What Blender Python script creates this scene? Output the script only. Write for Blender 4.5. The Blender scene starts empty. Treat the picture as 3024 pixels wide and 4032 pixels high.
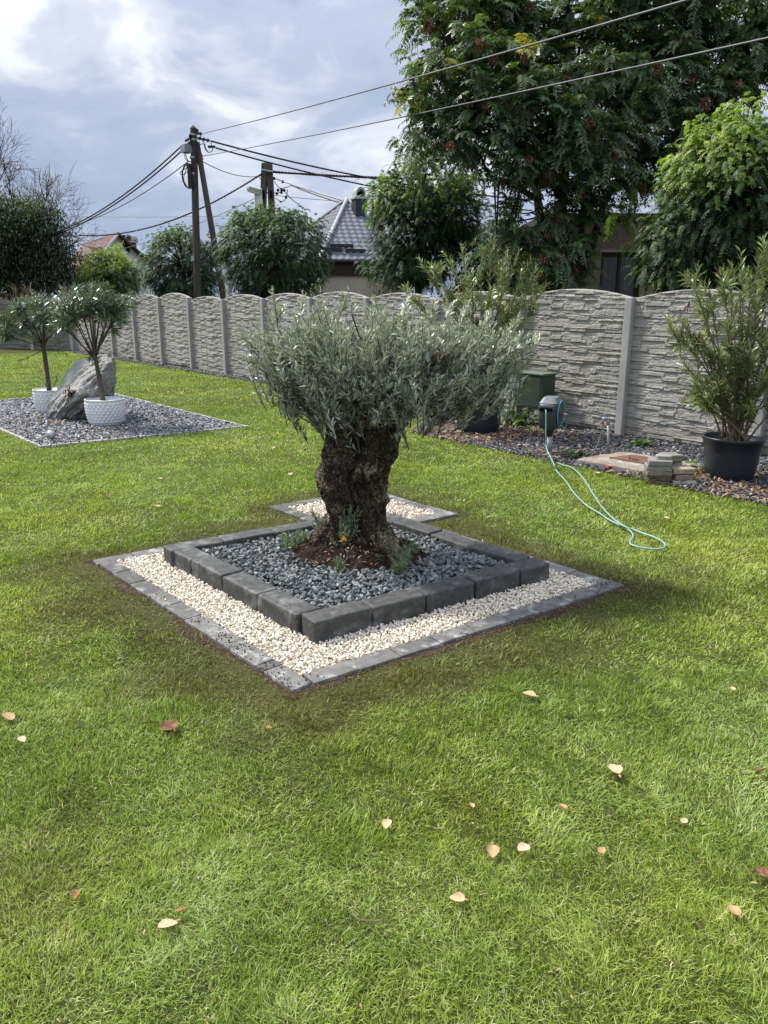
import bpy, math, random
import numpy as np
from mathutils import Vector, Matrix
rng = np.random.default_rng(11)
random.seed(5)
S = bpy.context.scene
COL = S.collection
PI = math.pi

# ------------------------------------------------------------------ camera
FPX, CX, CY, HOR, H = 3030., 1512., 2016., 1175., 1.9
PITCH = math.atan((CY - HOR) / FPX)
K = 3024 / 1659.
cp_, sp_ = math.cos(PITCH), math.sin(PITCH)
def _ray(u, v):
    x = (u * K - CX) / FPX; z = -(v * K - CY) / FPX
    return x, cp_ + z * sp_, -sp_ + z * cp_
def gp(u, v, z=0.):                       # point of the plan at height z seen at photo position u, v
    d = _ray(u, v); t = (z - H) / d[2]
    return np.array([d[0] * t, d[1] * t, z])
def dp(u, v, y):                          # point at distance y
    d = _ray(u, v); t = y / d[1]
    return np.array([d[0] * t, y, H + d[2] * t])

cam = bpy.data.cameras.new('camera'); camo = bpy.data.objects.new('camera', cam); COL.objects.link(camo)
cam.sensor_fit = 'VERTICAL'; cam.sensor_height = 24.; cam.sensor_width = 18.
cam.lens = FPX / 4032 * 24.; cam.clip_start = .05; cam.clip_end = 2000
camo.location = (0, 0, H); camo.rotation_euler = (PI / 2 - PITCH, 0, 0)
S.camera = camo

# ------------------------------------------------------------------ helpers
def tag(o, label=None, cat=None, group=None, kind=None):
    if label: o['label'] = label
    if cat: o['category'] = cat
    if group: o['group'] = group
    if kind: o['kind'] = kind
    return o

def empty(name, loc, label=None, cat=None, group=None, rz=0.):
    o = bpy.data.objects.new(name, None); COL.objects.link(o)
    o.location = loc; o.rotation_euler = (0, 0, rz); o.empty_display_size = .1
    return tag(o, label, cat, group)

def copy_tree(o, parent=None):
    c = o.copy(); COL.objects.link(c)
    if parent is not None:
        c.parent = parent
    for ch in [x for x in KIDS.get(o.name, [])]:
        k = copy_tree(ch, c)
        KIDS.setdefault(c.name, []).append(k)
    return c
KIDS = {}

def norm(a):
    return a / np.maximum(np.linalg.norm(a, axis=-1, keepdims=True), 1e-9)

def hash3(i, seed):
    i = i.astype(np.int64)
    h = (i[..., 0] * 374761393 + i[..., 1] * 668265263 + i[..., 2] * 2147483647 + seed * 144269504) & 0xffffffff
    h = ((h ^ (h >> 13)) * 1274126177) & 0xffffffff
    h = ((h ^ (h >> 16)) * 2246822519) & 0xffffffff
    return ((h ^ (h >> 15)) & 0xffff) / 65535.
def vnoise(P, seed=0):
    P = np.asarray(P, float); i = np.floor(P); f = P - i; f = f * f * (3 - 2 * f); r = 0
    for dx in (0, 1):
        for dy in (0, 1):
            for dz in (0, 1):
                w = (f[..., 0] if dx else 1 - f[..., 0]) * (f[..., 1] if dy else 1 - f[..., 1]) * (f[..., 2] if dz else 1 - f[..., 2])
                r = r + w * hash3(i + np.array([dx, dy, dz]), seed)
    return r
def fbm(P, seed=0, oct=4, gain=.5):
    P = np.asarray(P, float); a = 1.; s = 0; t = 0
    for k in range(oct):
        s = s + a * vnoise(P * 2 ** k + 17.3 * k, seed + k); t += a; a *= gain
    return s / t - .5

class MB:
    def __init__(s): s.V = []; s.F = []; s.T = []; s.n = 0
    def add(s, V, F, t=.5):
        V = np.asarray(V, float).reshape(-1, 3)
        for f in (F if isinstance(F, list) else [F]):
            f = np.asarray(f)
            if len(f): s.F.append(f + s.n)
        s.V.append(V)
        s.T.append(np.full(len(V), t) if np.isscalar(t) else np.asarray(t, float))
        s.n += len(V)
        return s
    def tube(s, pts, rad, n=8, t=.5, cap=True):
        pts = np.asarray(pts, float); m = len(pts)
        rad = np.full(m, rad) if np.isscalar(rad) else np.asarray(rad, float)
        d = norm(np.gradient(pts, axis=0)); u = np.cross(d[0], [0, 0, 1.])
        if np.linalg.norm(u) < .1: u = np.cross(d[0], [1., 0, 0])
        a = np.arange(n) * 2 * PI / n; V = []
        for i in range(m):
            u = u - d[i] * np.dot(u, d[i]); u = u / max(np.linalg.norm(u), 1e-9); w = np.cross(d[i], u)
            V.append(pts[i] + rad[i] * (np.cos(a)[:, None] * u + np.sin(a)[:, None] * w))
        i = np.arange(m - 1)[:, None] * n; j = np.arange(n)[None]; j2 = (j + 1) % n
        Q = np.stack([i + j, i + j2, i + n + j2, i + n + j], -1).reshape(-1, 4)
        F = [Q]
        if cap: F += [np.arange(n)[::-1][None], (np.arange(n) + (m - 1) * n)[None]]
        return s.add(np.concatenate(V), F, t)
    def lathe(s, prof, n=24, c=(0, 0, 0), t=.5, axis=None):
        prof = np.asarray(prof, float); m = len(prof); a = np.arange(n) * 2 * PI / n
        V = np.stack([prof[:, 0][:, None] * np.cos(a), prof[:, 0][:, None] * np.sin(a), np.repeat(prof[:, 1][:, None], n, 1)], -1).reshape(-1, 3)
        if axis is not None: V = V @ np.array(axis).T
        i = np.arange(m - 1)[:, None] * n; j = np.arange(n)[None]; j2 = (j + 1) % n
        Q = np.stack([i + j, i + j2, i + n + j2, i + n + j], -1).reshape(-1, 4)
        F = [Q]
        if prof[0, 0] > 1e-6: F.append(np.arange(n)[::-1][None])
        if prof[-1, 0] > 1e-6: F.append((np.arange(n) + (m - 1) * n)[None])
        return s.add(V + np.array(c, float), F, t)
    def box(s, c, size, rz=0., b=.0, t=.5, rot=None):
        V, F = rbox(size, b)
        R = np.array(Matrix.Rotation(rz, 3, 'Z')) if rot is None else np.array(rot)
        return s.add(V @ R.T + np.array(c, float), F, t)
    def build(s, name, mat, parent=None, smooth=False, loc=None, kind=None):
        V = np.concatenate(s.V) if s.V else np.zeros((0, 3))
        if parent is not None and loc is None: loc0 = wloc(parent)
        else: loc0 = np.zeros(3) if loc is None else np.array(loc, float)
        V = V - loc0
        me = bpy.data.meshes.new(name)
        me.vertices.add(len(V)); me.vertices.foreach_set('co', V.astype(np.float32).ravel())
        ls = np.concatenate([f.ravel() for f in s.F]); tot = np.concatenate([np.full(len(f), f.shape[1]) for f in s.F])
        st = np.concatenate([[0], np.cumsum(tot)[:-1]])
        me.loops.add(len(ls)); me.loops.foreach_set('vertex_index', ls.astype(np.int32))
        me.polygons.add(len(tot)); me.polygons.foreach_set('loop_start', st.astype(np.int32))
        me.polygons.foreach_set('loop_total', tot.astype(np.int32))
        me.polygons.foreach_set('use_smooth', np.full(len(tot), bool(smooth)))
        at = me.attributes.new('tint', 'FLOAT', 'POINT'); at.data.foreach_set('value', np.concatenate(s.T).astype(np.float32))
        me.materials.append(mat); me.update(calc_edges=True)
        o = bpy.data.objects.new(name, me); COL.objects.link(o)
        if parent is not None:
            o.parent = parent; KIDS.setdefault(parent.name, []).append(o)
        if parent is None: o.location = loc0
        if kind: o['kind'] = kind
        return o
def wloc(o):
    p = np.zeros(3)
    while o is not None:
        p = p + np.array(o.location); o = o.parent
    return p

def rbox(size, b=0., seg=None):
    hx, hy, hz = [x / 2. for x in size]
    if b <= 0:
        V = np.array([[x, y, z] for z in (-hz, hz) for y in (-hy, hy) for x in (-hx, hx)])
        F = np.array([[0, 2, 3, 1], [4, 5, 7, 6], [0, 1, 5, 4], [2, 6, 7, 3], [0, 4, 6, 2], [1, 3, 7, 5]])
        return V, [F]
    seg = seg or 5
    def line(h):
        if h <= b: return np.array([-h, h])
        return np.unique(np.concatenate([[-h, -h + b * .35, -h + b], np.linspace(-h + b, h - b, seg), [h - b, h - b * .35, h]]).round(6))
    Vs = []; Fs = []; n = 0
    for ax in range(3):
        hs = [hx, hy, hz]; a, c = [i for i in range(3) if i != ax]
        A, Cc = np.meshgrid(line(hs[a]), line(hs[c]), indexing='ij')
        for sgn in (-1, 1):
            P = np.zeros(A.shape + (3,)); P[..., a] = A; P[..., c] = Cc; P[..., ax] = sgn * hs[ax]
            na, nc = A.shape
            idx = np.arange(na * nc).reshape(na, nc) + n
            q = np.stack([idx[:-1, :-1], idx[1:, :-1], idx[1:, 1:], idx[:-1, 1:]], -1).reshape(-1, 4)
            if (sgn > 0) == (ax == 1): q = q[:, ::-1]
            Vs.append(P.reshape(-1, 3)); Fs.append(q); n += na * nc
    V = np.concatenate(Vs); F = np.concatenate(Fs)
    key = {}; mp = np.zeros(len(V), int); out = []
    for i, p in enumerate(map(tuple, V.round(5))):
        if p not in key: key[p] = len(out); out.append(V[i])
        mp[i] = key[p]
    V = np.array(out); F = mp[F]
    inner = np.clip(V, [-hx + b, -hy + b, -hz + b], [hx - b, hy - b, hz - b])
    d = V - inner
    V = inner + norm(d) * np.minimum(np.linalg.norm(d, axis=1, keepdims=True), b) * 1.0
    return V, [F]

# ------------------------------------------------------------------ materials
class N:
    def __init__(s, name):
        s.m = bpy.data.materials.new(name); s.m.use_nodes = True; s.t = s.m.node_tree; s.t.nodes.clear()
        s.out = s.new('ShaderNodeOutputMaterial')
    def new(s, typ, **kw):
        n = s.t.nodes.new(typ)
        for k, v in kw.items(): setattr(n, k, v)
        return n
    def link(s, a, b): s.t.links.new(a, b)
    def noise(s, scale, detail=5, rough=.6, coord='Object', stretch=None, dist=0.):
        tc = s.new('ShaderNodeTexCoord'); n = s.new('ShaderNodeTexNoise')
        src = tc.outputs[coord] if coord != 'World' else s.new('ShaderNodeNewGeometry').outputs['Position']
        if stretch:
            mp = s.new('ShaderNodeMapping'); mp.inputs['Scale'].default_value = stretch
            s.link(src, mp.inputs[0]); src = mp.outputs[0]
        s.link(src, n.inputs['Vector'])
        n.inputs['Scale'].default_value = scale; n.inputs['Detail'].default_value = detail
        n.inputs['Roughness'].default_value = rough; n.inputs['Distortion'].default_value = dist
        return n.outputs['Fac']
    def ramp(s, fac, stops):
        r = s.new('ShaderNodeValToRGB'); e = r.color_ramp.elements
        while len(e) < len(stops): e.new(.5)
        for el, (p, c) in zip(e, stops):
            el.position = p; el.color = tuple(c) + (1,) if len(c) == 3 else c
        s.link(fac, r.inputs[0]); return r.outputs[0]
    def mix(s, fac, a, b, mode='MIX'):
        m = s.new('ShaderNodeMix', data_type='RGBA', blend_type=mode)
        for i, x in ((0, fac), (6, a), (7, b)):
            if isinstance(x, (int, float)): m.inputs[i].default_value = x
            elif isinstance(x, tuple): m.inputs[i].default_value = tuple(x) + (1,)
            else: s.link(x, m.inputs[i])
        return m.outputs[2]
    def math(s, op, a, b=0.):
        m = s.new('ShaderNodeMath', operation=op)
        for i, x in enumerate((a, b)):
            if isinstance(x, (int, float)): m.inputs[i].default_value = x
            else: s.link(x, m.inputs[i])
        return m.outputs[0]
    def rng(s, v, a, b, c, d):
        m = s.new('ShaderNodeMapRange'); s.link(v, m.inputs[0])
        for i, x in enumerate((a, b, c, d)): m.inputs[i + 1].default_value = x
        return m.outputs[0]
    def attr(s, name='tint'):
        return s.new('ShaderNodeAttribute', attribute_name=name).outputs['Fac']
    def bsdf(s, col, rough=.8, spec=.3, bump=None, bstr=.5, bdist=.01, metal=0.):
        b = s.new('ShaderNodeBsdfPrincipled')
        if isinstance(col, tuple): b.inputs['Base Color'].default_value = col + (1,)
        else: s.link(col, b.inputs['Base Color'])
        if isinstance(rough, (int, float)): b.inputs['Roughness'].default_value = rough
        else: s.link(rough, b.inputs['Roughness'])
        b.inputs['Specular IOR Level'].default_value = spec; b.inputs['Metallic'].default_value = metal
        if bump is not None:
            bp = s.new('ShaderNodeBump'); bp.inputs['Strength'].default_value = bstr; bp.inputs['Distance'].default_value = bdist
            s.link(bump, bp.inputs['Height']); s.link(bp.outputs[0], b.inputs['Normal'])
        s.b = b
        s.link(b.outputs[0], s.out.inputs[0]); return b

def mat(name, c1, c2=None, scale=6., rough=.8, spec=.3, bump=.3, bscale=40., bdist=.01, tint=0., metal=0., stretch=None, c3=None, s3=2., coord='Object'):
    n = N(name); c2 = c2 or tuple(x * .75 for x in c1)
    f = n.noise(scale, stretch=stretch, coord=coord)
    col = n.ramp(f, [(.32, c1), (.68, c2)])
    if c3: col = n.mix(n.rng(n.noise(s3, 6, .65, coord=coord), .52, .68, 0, 1), col, c3)
    if tint:
        col = n.mix(1., col, n.ramp(n.attr(), [(0, (1 - tint,) * 3), (1, (1 + tint,) * 3)]), 'MULTIPLY')
    n.bsdf(col, rough, spec, n.noise(bscale, 6, .7, stretch=stretch, coord=coord) if bump else None, bump, bdist, metal)
    return n.m

def leaf(name, stops, trans=.35, rough=.5, spec=.35, back=None, tcol=None):
    n = N(name); col = n.ramp(n.attr(), stops)
    nz = n.noise(3.5, 3); col = n.mix(1., col, n.ramp(nz, [(.3, (.8, .82, .8)), (.7, (1.2, 1.18, 1.15))]), 'MULTIPLY')
    if back:
        col = n.mix(n.new('ShaderNodeNewGeometry').outputs['Backfacing'], col, back)
    b = n.bsdf(col, rough, spec)
    if trans:
        t = n.new('ShaderNodeBsdfTranslucent'); n.link(n.mix(1., col, tcol or (1.3, 1.5, .7), 'MULTIPLY'), t.inputs[0])
        m = n.new('ShaderNodeMixShader'); m.inputs[0].default_value = trans
        n.link(b.outputs[0], m.inputs[1]); n.link(t.outputs[0], m.inputs[2]); n.link(m.outputs[0], n.out.inputs[0])
    return n.m

# ------------------------------------------------------------------ leaves
def blades(mb, P, D, U, L, W, t, curl=.15, fold=.25):
    """lance-shaped leaves: base P, direction D, up U, length L, width W; six points, four triangles"""
    P = np.asarray(P, float); n = len(P); D = norm(D); X = norm(np.cross(D, U)); Z = np.cross(X, D)
    L = np.broadcast_to(L, n)[:, None]; W = np.broadcast_to(W, n)[:, None]
    b = P; c = -curl * L * Z
    def at(s, w, zz): return P + D * L * s + c * s * s + X * w * W + Z * W * zz
    V = np.stack([b, at(.33, -.46, fold), at(.33, .46, fold), at(.7, -.34, fold * .7), at(.7, .34, fold * .7), at(1., 0, 0)], 1)
    o = np.arange(n)[:, None, None] * 6
    F = (np.array([[0, 2, 1], [1, 2, 4], [1, 4, 3], [3, 4, 5]])[None] + o).reshape(-1, 3)
    mb.add(V.reshape(-1, 3), F, np.repeat(np.broadcast_to(t, n), 6))

def pinnate(mb, P, D, L, pairs, ll, lw, t, droop=.5, dr=.35, stem=True, side=None):
    """compound leaves: rachis bends down, leaflets in pairs"""
    P = np.asarray(P, float); n = len(P); D = norm(D); up = np.array([0, 0, 1.])
    L = np.broadcast_to(L, n).astype(float)
    X = norm(np.cross(D, up) + 1e-4)
    if side is not None:
        roll = rng.uniform(-side, side, n)[:, None]; X = norm(X * np.cos(roll) + np.cross(D, X) * np.sin(roll))
    down = np.array([0, 0, -1.])
    def at(s): return P + D * (L * s * (1 - .25 * droop * s))[:, None] + down * (L * droop * s * s * .75)[:, None]
    def tan(s): return norm(D * (1 - .5 * droop * s) + down * (1.5 * droop * s))
    for k in range(pairs):
        s = .22 + .78 * (k + .5) / pairs; q = at(s); tn = tan(s); sz = (1.1 - .45 * abs(s - .45) * 2) if k < pairs - 1 else .8
        Z = np.cross(X, tn)
        for sg in (-1, 1):
            d = norm(X * sg * .85 + tn * .45 + down * dr + rng.normal(0, .12, (n, 3)))
            w = norm(np.cross(d, Z)); l = (ll * sz * rng.uniform(.85, 1.1, n))[:, None]; ww = (lw * sz * rng.uniform(.9, 1.1, n))[:, None]
            V = np.stack([q, q + d * l * .45 + w * ww * .5, q + d * l + down * l * .12, q + d * l * .45 - w * ww * .5], 1)
            mb.add(V.reshape(-1, 3), np.arange(n * 4).reshape(-1, 4), np.repeat(np.clip(t + rng.normal(0, .05, n), 0, 1), 4))
    if stem:
        q0, q1, q2 = at(0.), at(.5), at(1.); w = X * .004
        V = np.stack([q0 - w, q0 + w, q1 + w, q1 - w, q2], 1); o = np.arange(n)[:, None] * 5
        mb.add(V.reshape(-1, 3), [np.array([[0, 1, 2, 3]]) + o, np.array([[3, 2, 4]]) + o], np.repeat(t, 5))

def bend(p0, d0, L, up=0., n=6, wig=.0):
    """a shoot as a polyline: starts at p0 along d0 and bends towards +z (up) or down"""
    pts = [np.array(p0, float)]; d = np.array(d0, float) / np.linalg.norm(d0)
    for i in range(n):
        d = d + np.array([0, 0, up / n]) + rng.normal(0, wig, 3); d = d / np.linalg.norm(d)
        pts.append(pts[-1] + d * L / n)
    return np.array(pts)

def interp(pts, s):
    m = len(pts) - 1; x = np.clip(s, 0, 1) * m; i = np.minimum(x.astype(int), m - 1); f = (x - i)[:, None]
    return pts[i] * (1 - f) + pts[i + 1] * f, norm(pts[i + 1] - pts[i])
# ------------------------------------------------------------------ world, sun, view
w = bpy.data.worlds.new('World'); S.world = w; w.use_nodes = True
nt = w.node_tree; nt.nodes.clear()
def wn(t, **k):
    n = nt.nodes.new(t)
    for a, b in k.items(): setattr(n, a, b)
    return n
SUN = norm(np.array([-.72, .42, 1.02]))
sun_el = math.asin(SUN[2]); sun_az = math.atan2(SUN[0], SUN[1])
sky = wn('ShaderNodeTexSky', sky_type='NISHITA'); sky.sun_disc = False
sky.sun_elevation = sun_el; sky.sun_rotation = sun_az; sky.dust_density = 1.5; sky.air_density = 1.2
def wl(a, b): nt.links.new(a, b)
tc = wn('ShaderNodeTexCoord'); sep = wn('ShaderNodeSeparateXYZ'); wl(tc.outputs['Generated'], sep.inputs[0])
def wmath(op, a, b=0.):
    m = wn('ShaderNodeMath', operation=op)
    for i, x in enumerate((a, b)):
        if isinstance(x, (int, float)): m.inputs[i].default_value = x
        else: wl(x, m.inputs[i])
    return m.outputs[0]
# clouds: a flat layer seen from below, direction divided by its height
zc = wmath('ADD', wmath('MAXIMUM', sep.outputs[2], 0.0), .30)
cx = wmath('DIVIDE', sep.outputs[0], zc); cy = wmath('DIVIDE', sep.outputs[1], zc)
cmb = wn('ShaderNodeCombineXYZ'); wl(cx, cmb.inputs[0]); wl(cy, cmb.inputs[1])
def wnoise(scale, detail, rough, off, dist=0.):
    mp = wn('ShaderNodeMapping'); mp.inputs['Location'].default_value = off; wl(cmb.outputs[0], mp.inputs[0])
    n = wn('ShaderNodeTexNoise'); wl(mp.outputs[0], n.inputs['Vector'])
    n.inputs['Scale'].default_value = scale; n.inputs['Detail'].default_value = detail; n.inputs['Roughness'].default_value = rough; n.inputs['Distortion'].default_value = dist
    return n.outputs['Fac']
def wramp(f, st):
    r = wn('ShaderNodeValToRGB'); e = r.color_ramp.elements
    while len(e) < len(st): e.new(.5)
    for el, (p, c) in zip(e, st): el.position = p; el.color = tuple(c) + (1,)
    r.color_ramp.interpolation = 'EASE'
    wl(f, r.inputs[0]); return r.outputs[0]
def wmix(f, a, b, mode='MIX'):
    m = wn('ShaderNodeMix', data_type='RGBA', blend_type=mode)
    for i, x in ((0, f), (6, a), (7, b)):
        if isinstance(x, (int, float)): m.inputs[i].default_value = x
        elif isinstance(x, tuple): m.inputs[i].default_value = x + (1,)
        else: wl(x, m.inputs[i])
    return m.outputs[2]
def wrng(v, a, b, c, d):
    m = wn('ShaderNodeMapRange', interpolation_type='SMOOTHSTEP'); wl(v, m.inputs[0])
    for i, x in enumerate((a, b, c, d)): m.inputs[i + 1].default_value = x
    return m.outputs[0]
big = wnoise(1.15, 5, .5, (3.1, 7.3, 0), .3)
fine = wnoise(3.6, 7, .55, (1.7, 2.2, 4), .5)
mixv = wmath('ADD', wmath('MULTIPLY', big, .60), wmath('MULTIPLY', fine, .46))
cloud = wramp(mixv, [(.41, (.285, .340, .465)), (.50, (.37, .425, .54)), (.56, (.50, .545, .63)), (.62, (.70, .735, .79)), (.69, (.96, .97, 1.0))])
low = wrng(sep.outputs[2], .0, .30, 1., 0.)           # towards the horizon the cloud thins to pale blue
cloud = wmix(wmath('MULTIPLY', low, .55), cloud, (.40, .52, .74))
hs = wn('ShaderNodeVectorMath', operation='SCALE'); wl(sky.outputs[0], hs.inputs[0]); hs.inputs['Scale'].default_value = .10
clear = wrng(fine, .30, .42, .25, .0)
skyc = wmix(clear, cloud, hs.outputs[0])
# an overcast sky is about three times brighter overhead than at the horizon
bg = wn('ShaderNodeBackground'); wl(skyc, bg.inputs[0]); wl(wmath('MULTIPLY', wmath('ADD', wmath('MULTIPLY', wmath('MAXIMUM', sep.outputs[2], 0.), 2.0), 1.0), .56), bg.inputs[1])
wo = wn('ShaderNodeOutputWorld'); wl(bg.outputs[0], wo.inputs[0])

sl = bpy.data.lights.new('sun', 'SUN'); sl.energy = 3.9; sl.angle = math.radians(8); sl.color = (1, .95, .87)
so = bpy.data.objects.new('sun', sl); COL.objects.link(so)
so.rotation_euler = Vector(tuple(-SUN)).to_track_quat('-Z', 'Y').to_euler()
S.view_settings.view_transform = 'Standard'; S.view_settings.look = 'None'; S.view_settings.gamma = 1; S.view_settings.exposure = 0.76
S.cycles.max_bounces = 6; S.cycles.diffuse_bounces = 3; S.cycles.glossy_bounces = 2; S.cycles.transmission_bounces = 3; S.cycles.transparent_max_bounces = 6
S.cycles.use_denoising = True; S.cycles.caustics_reflective = False; S.cycles.caustics_refractive = False
S.cycles.use_adaptive_sampling = False

# ------------------------------------------------------------------ materials
MT = {}
MT['conc'] = mat('weathered_concrete', (.335, .325, .305), (.255, .248, .232), 3., .9, .2, .35, 60, .006, c3=(.41, .40, .38), s3=5)
n = N('weathered_fence_concrete'); c = n.ramp(n.noise(3., 6, .6), [(.3, (.345, .332, .308)), (.7, (.262, .252, .234))])
c = n.mix(n.rng(n.noise(9, 6, .7), .55, .72, 0, .8), c, (.42, .41, .39))
c = n.mix(1., c, n.ramp(n.noise(2.2, 5, .6, 'World', (2.5, 2.5, .35)), [(.34, (.80, .79, .76)), (.56, (1.05, 1.05, 1.05))]), 'MULTIPLY')   # rain streaks
gz_ = n.new('ShaderNodeSeparateXYZ'); n.link(n.new('ShaderNodeNewGeometry').outputs['Position'], gz_.inputs[0])
spl = n.math('MULTIPLY', n.rng(gz_.outputs[2], .04, .30, 1., 0.), n.rng(n.noise(7, 5, .7, 'World'), .38, .6, .1, .75))       # soil splashed up the foot
c = n.mix(spl, c, (.17, .15, .12)); n.bsdf(c, .9, .2, n.noise(60, 6, .7), .35, .006); MT['conc'] = n.m
MT['post'] = mat('post_concrete', (.36, .355, .34), (.29, .285, .275), 4., .9, .2, .35, 120, .004)
MT['conc_dark'] = mat('old_dark_concrete', (.19, .18, .165), (.13, .125, .115), 3., .9, .2, .4, 60, .006)
MT['block'] = mat('dark_block_concrete', (.030, .031, .032), (.075, .075, .072), 24., .62, .45, .9, 75, .006, c3=(.19, .19, .185), s3=5, coord='World')
MT['paver'] = mat('grey_paver', (.145, .142, .136), (.092, .090, .086), 14., .85, .3, .5, 110, .004, c3=(.33, .33, .32), s3=8, coord='World', tint=.3)
MT['slab'] = mat('lichen_concrete', (.30, .27, .22), (.20, .17, .14), 6., .9, .2, .5, 60, .006, c3=(.42, .40, .36), s3=9)
MT['stone_grey'] = mat('cut_stone', (.27, .26, .24), (.19, .18, .165), 12., .9, .2, .5, 80, .005, tint=.3)
MT['stone_tan'] = mat('sandstone', (.30, .25, .185), (.21, .175, .13), 12., .9, .2, .5, 80, .005, tint=.3)
MT['rock'] = mat('boulder_rock', (.34, .335, .32), (.25, .245, .235), 4., .9, .2, .7, 28, .02, c3=(.42, .41, .39), s3=3, stretch=(1, 1, 2.4))
MT['rust'] = mat('rusty_sheet', (.16, .085, .06), (.11, .065, .05), 8., .8, .3, .4, 70, .003)
MT['rustpipe'] = mat('rust_red_pipe', (.10, .035, .025), (.07, .03, .025), 9., .8, .3, .3, 70, .003)
MT['galv'] = mat('galvanised_steel', (.38, .40, .41), (.30, .32, .33), 14., .45, .5, .15, 90, .002, metal=.5)
MT['pvc'] = mat('grey_pvc', (.36, .37, .37), (.30, .31, .31), 5., .5, .4, .1)
MT['green_box'] = mat('green_painted_steel', (.030, .047, .030), (.040, .058, .036), 4., .55, .4, .1, 90, .002)
MT['green_lid'] = mat('green_lid_paint', (.11, .15, .10), (.13, .17, .12), 4., .5, .4, .1, 90, .002)
MT['black_pot'] = mat('black_plastic', (.012, .016, .024), (.018, .023, .032), 4., .42, .45, .12, 60, .003)
MT['white_pot'] = mat('white_plastic', (.74, .75, .77), (.66, .67, .69), 4., .5, .4, .05)
MT['reel'] = mat('dark_grey_plastic', (.030, .036, .038), (.040, .047, .050), 5., .45, .45, .1, 90, .002)
MT['reel_top'] = mat('sky_lit_plastic', (.12, .13, .145), (.14, .15, .165), 5., .5, .4, .1, 90, .002)  # lighter grey paints the sky's reflection on the reel's top
MT['void'] = mat('black_void', (.004, .004, .004), (.006, .006, .006), 5, .9, .1, 0)
MT['turq'] = mat('turquoise_plastic', (.03, .28, .36), (.03, .25, .33), 5, .4, .5, 0)
MT['hose'] = mat('turquoise_hose', (.25, .40, .41), (.18, .31, .33), 30, .45, .5, .1)
MT['hose_dark'] = mat('petrol_hose', (.07, .15, .165), (.09, .18, .19), 30, .45, .5, .1)
MT['blue'] = mat('blue_handle', (.03, .09, .40), None, 5, .4, .5, 0)
MT['red'] = mat('red_plastic', (.45, .05, .03), None, 5, .45, .4, 0)
MT['black'] = mat('black_rubber', (.012, .012, .013), None, 5, .5, .4, 0)
MT['cable'] = mat('black_cable', (.018, .018, .02), None, 5, .5, .4, 0)
MT['cable_grey'] = mat('grey_wire', (.10, .105, .115), None, 5, .5, .4, 0)
MT['pole'] = mat('weathered_pole_wood', (.085, .070, .058), (.055, .046, .040), 10., .9, .2, .6, 60, .01, stretch=(6, 6, .35))
MT['concpole'] = mat('stained_pole_concrete', (.105, .095, .082), (.065, .058, .05), 5., .9, .2, .4, 60, .006, stretch=(2, 2, .6))
MT['soil'] = mat('dark_soil', (.045, .030, .020), (.075, .052, .036), 14., .95, .1, .9, 50, .02)
MT['bark'] = None
MT['dirt'] = mat('pot_soil', (.05, .035, .025), None, 20, .95, .1, .6, 60, .01)
MT['twig'] = mat('grey_brown_bark', (.11, .09, .07), (.075, .062, .05), 8., .9, .2, .5, 40, .006, stretch=(3, 3, .6))
MT['twig_dark'] = mat('dark_bark', (.040, .033, .028), (.028, .024, .021), 8., .9, .2, .5, 40, .006)
MT['twig_pale'] = mat('pale_stem', (.22, .165, .11), (.16, .12, .08), 8., .85, .2, .3, 40, .004)
MT['bare'] = mat('bare_twig_bark', (.15, .135, .125), (.11, .10, .095), 8., .9, .2, .2)
MT['litter'] = leaf('dry_litter', [(0, (.07, .042, .026)), (.45, (.21, .125, .075)), (.8, (.38, .26, .165)), (1, (.55, .44, .33))], .15, .7, .2, tcol=(1.1, .9, .6))
MT['fallen'] = leaf('dry_leaf', [(0, (.11, .055, .03)), (.35, (.40, .22, .10)), (.7, (.60, .44, .27)), (1, (.72, .62, .48))], .2, .7, .2, tcol=(1.1, .9, .6))

def stone_mat(name, stops, rough=.75, bump=.35):
    n = N(name); c = n.ramp(n.attr(), stops)
    c = n.mix(1., c, n.ramp(n.noise(45, 4), [(.3, (.8, .8, .8)), (.7, (1.2, 1.2, 1.2))]), 'MULTIPLY')
    n.bsdf(c, rough, .35, n.noise(160, 4), bump, .003); return n.m
MT['grav_grey'] = stone_mat('grey_basalt_chips', [(0, (.070, .078, .080)), (.5, (.150, .163, .166)), (1, (.30, .315, .315))])
MT['sand'] = mat('cream_grit', (.45, .37, .27), (.34, .27, .19), 60., .9, .2, .5, 200, .004)
MT['slate_l'] = stone_mat('blue_grey_slate', [(0, (.05, .055, .065)), (.5, (.14, .15, .17)), (.85, (.25, .265, .29)), (1, (.56, .57, .58))], .55, .3)
MT['grav_white'] = stone_mat('white_marble_chips', [(0, (.40, .29, .18)), (.12, (.54, .46, .34)), (.4, (.64, .575, .47)), (1, (.72, .68, .60))], .7, .2)
MT['slate'] = stone_mat('slate_chips', [(0, (.035, .038, .044)), (.6, (.075, .08, .09)), (.9, (.15, .16, .175)), (1, (.36, .37, .39))], .6, .3)
MT['edge_stone'] = stone_mat('pale_edging_stone', [(0, (.20, .19, .16)), (1, (.46, .43, .38))])

n = N('lawn_soil'); f = n.noise(1.2, 6, .65, 'World'); f2 = n.noise(40, 6, .7, 'World')
c = n.ramp(f, [(.3, (.050, .056, .018)), (.55, (.065, .070, .022)), (.75, (.080, .072, .030))])
c = n.mix(1., c, n.ramp(f2, [(.3, (.55, .55, .55)), (.7, (1.3, 1.3, 1.3))]), 'MULTIPLY')
n.bsdf(c, .95, .1, f2, .6, .02); MT['ground'] = n.m

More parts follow.
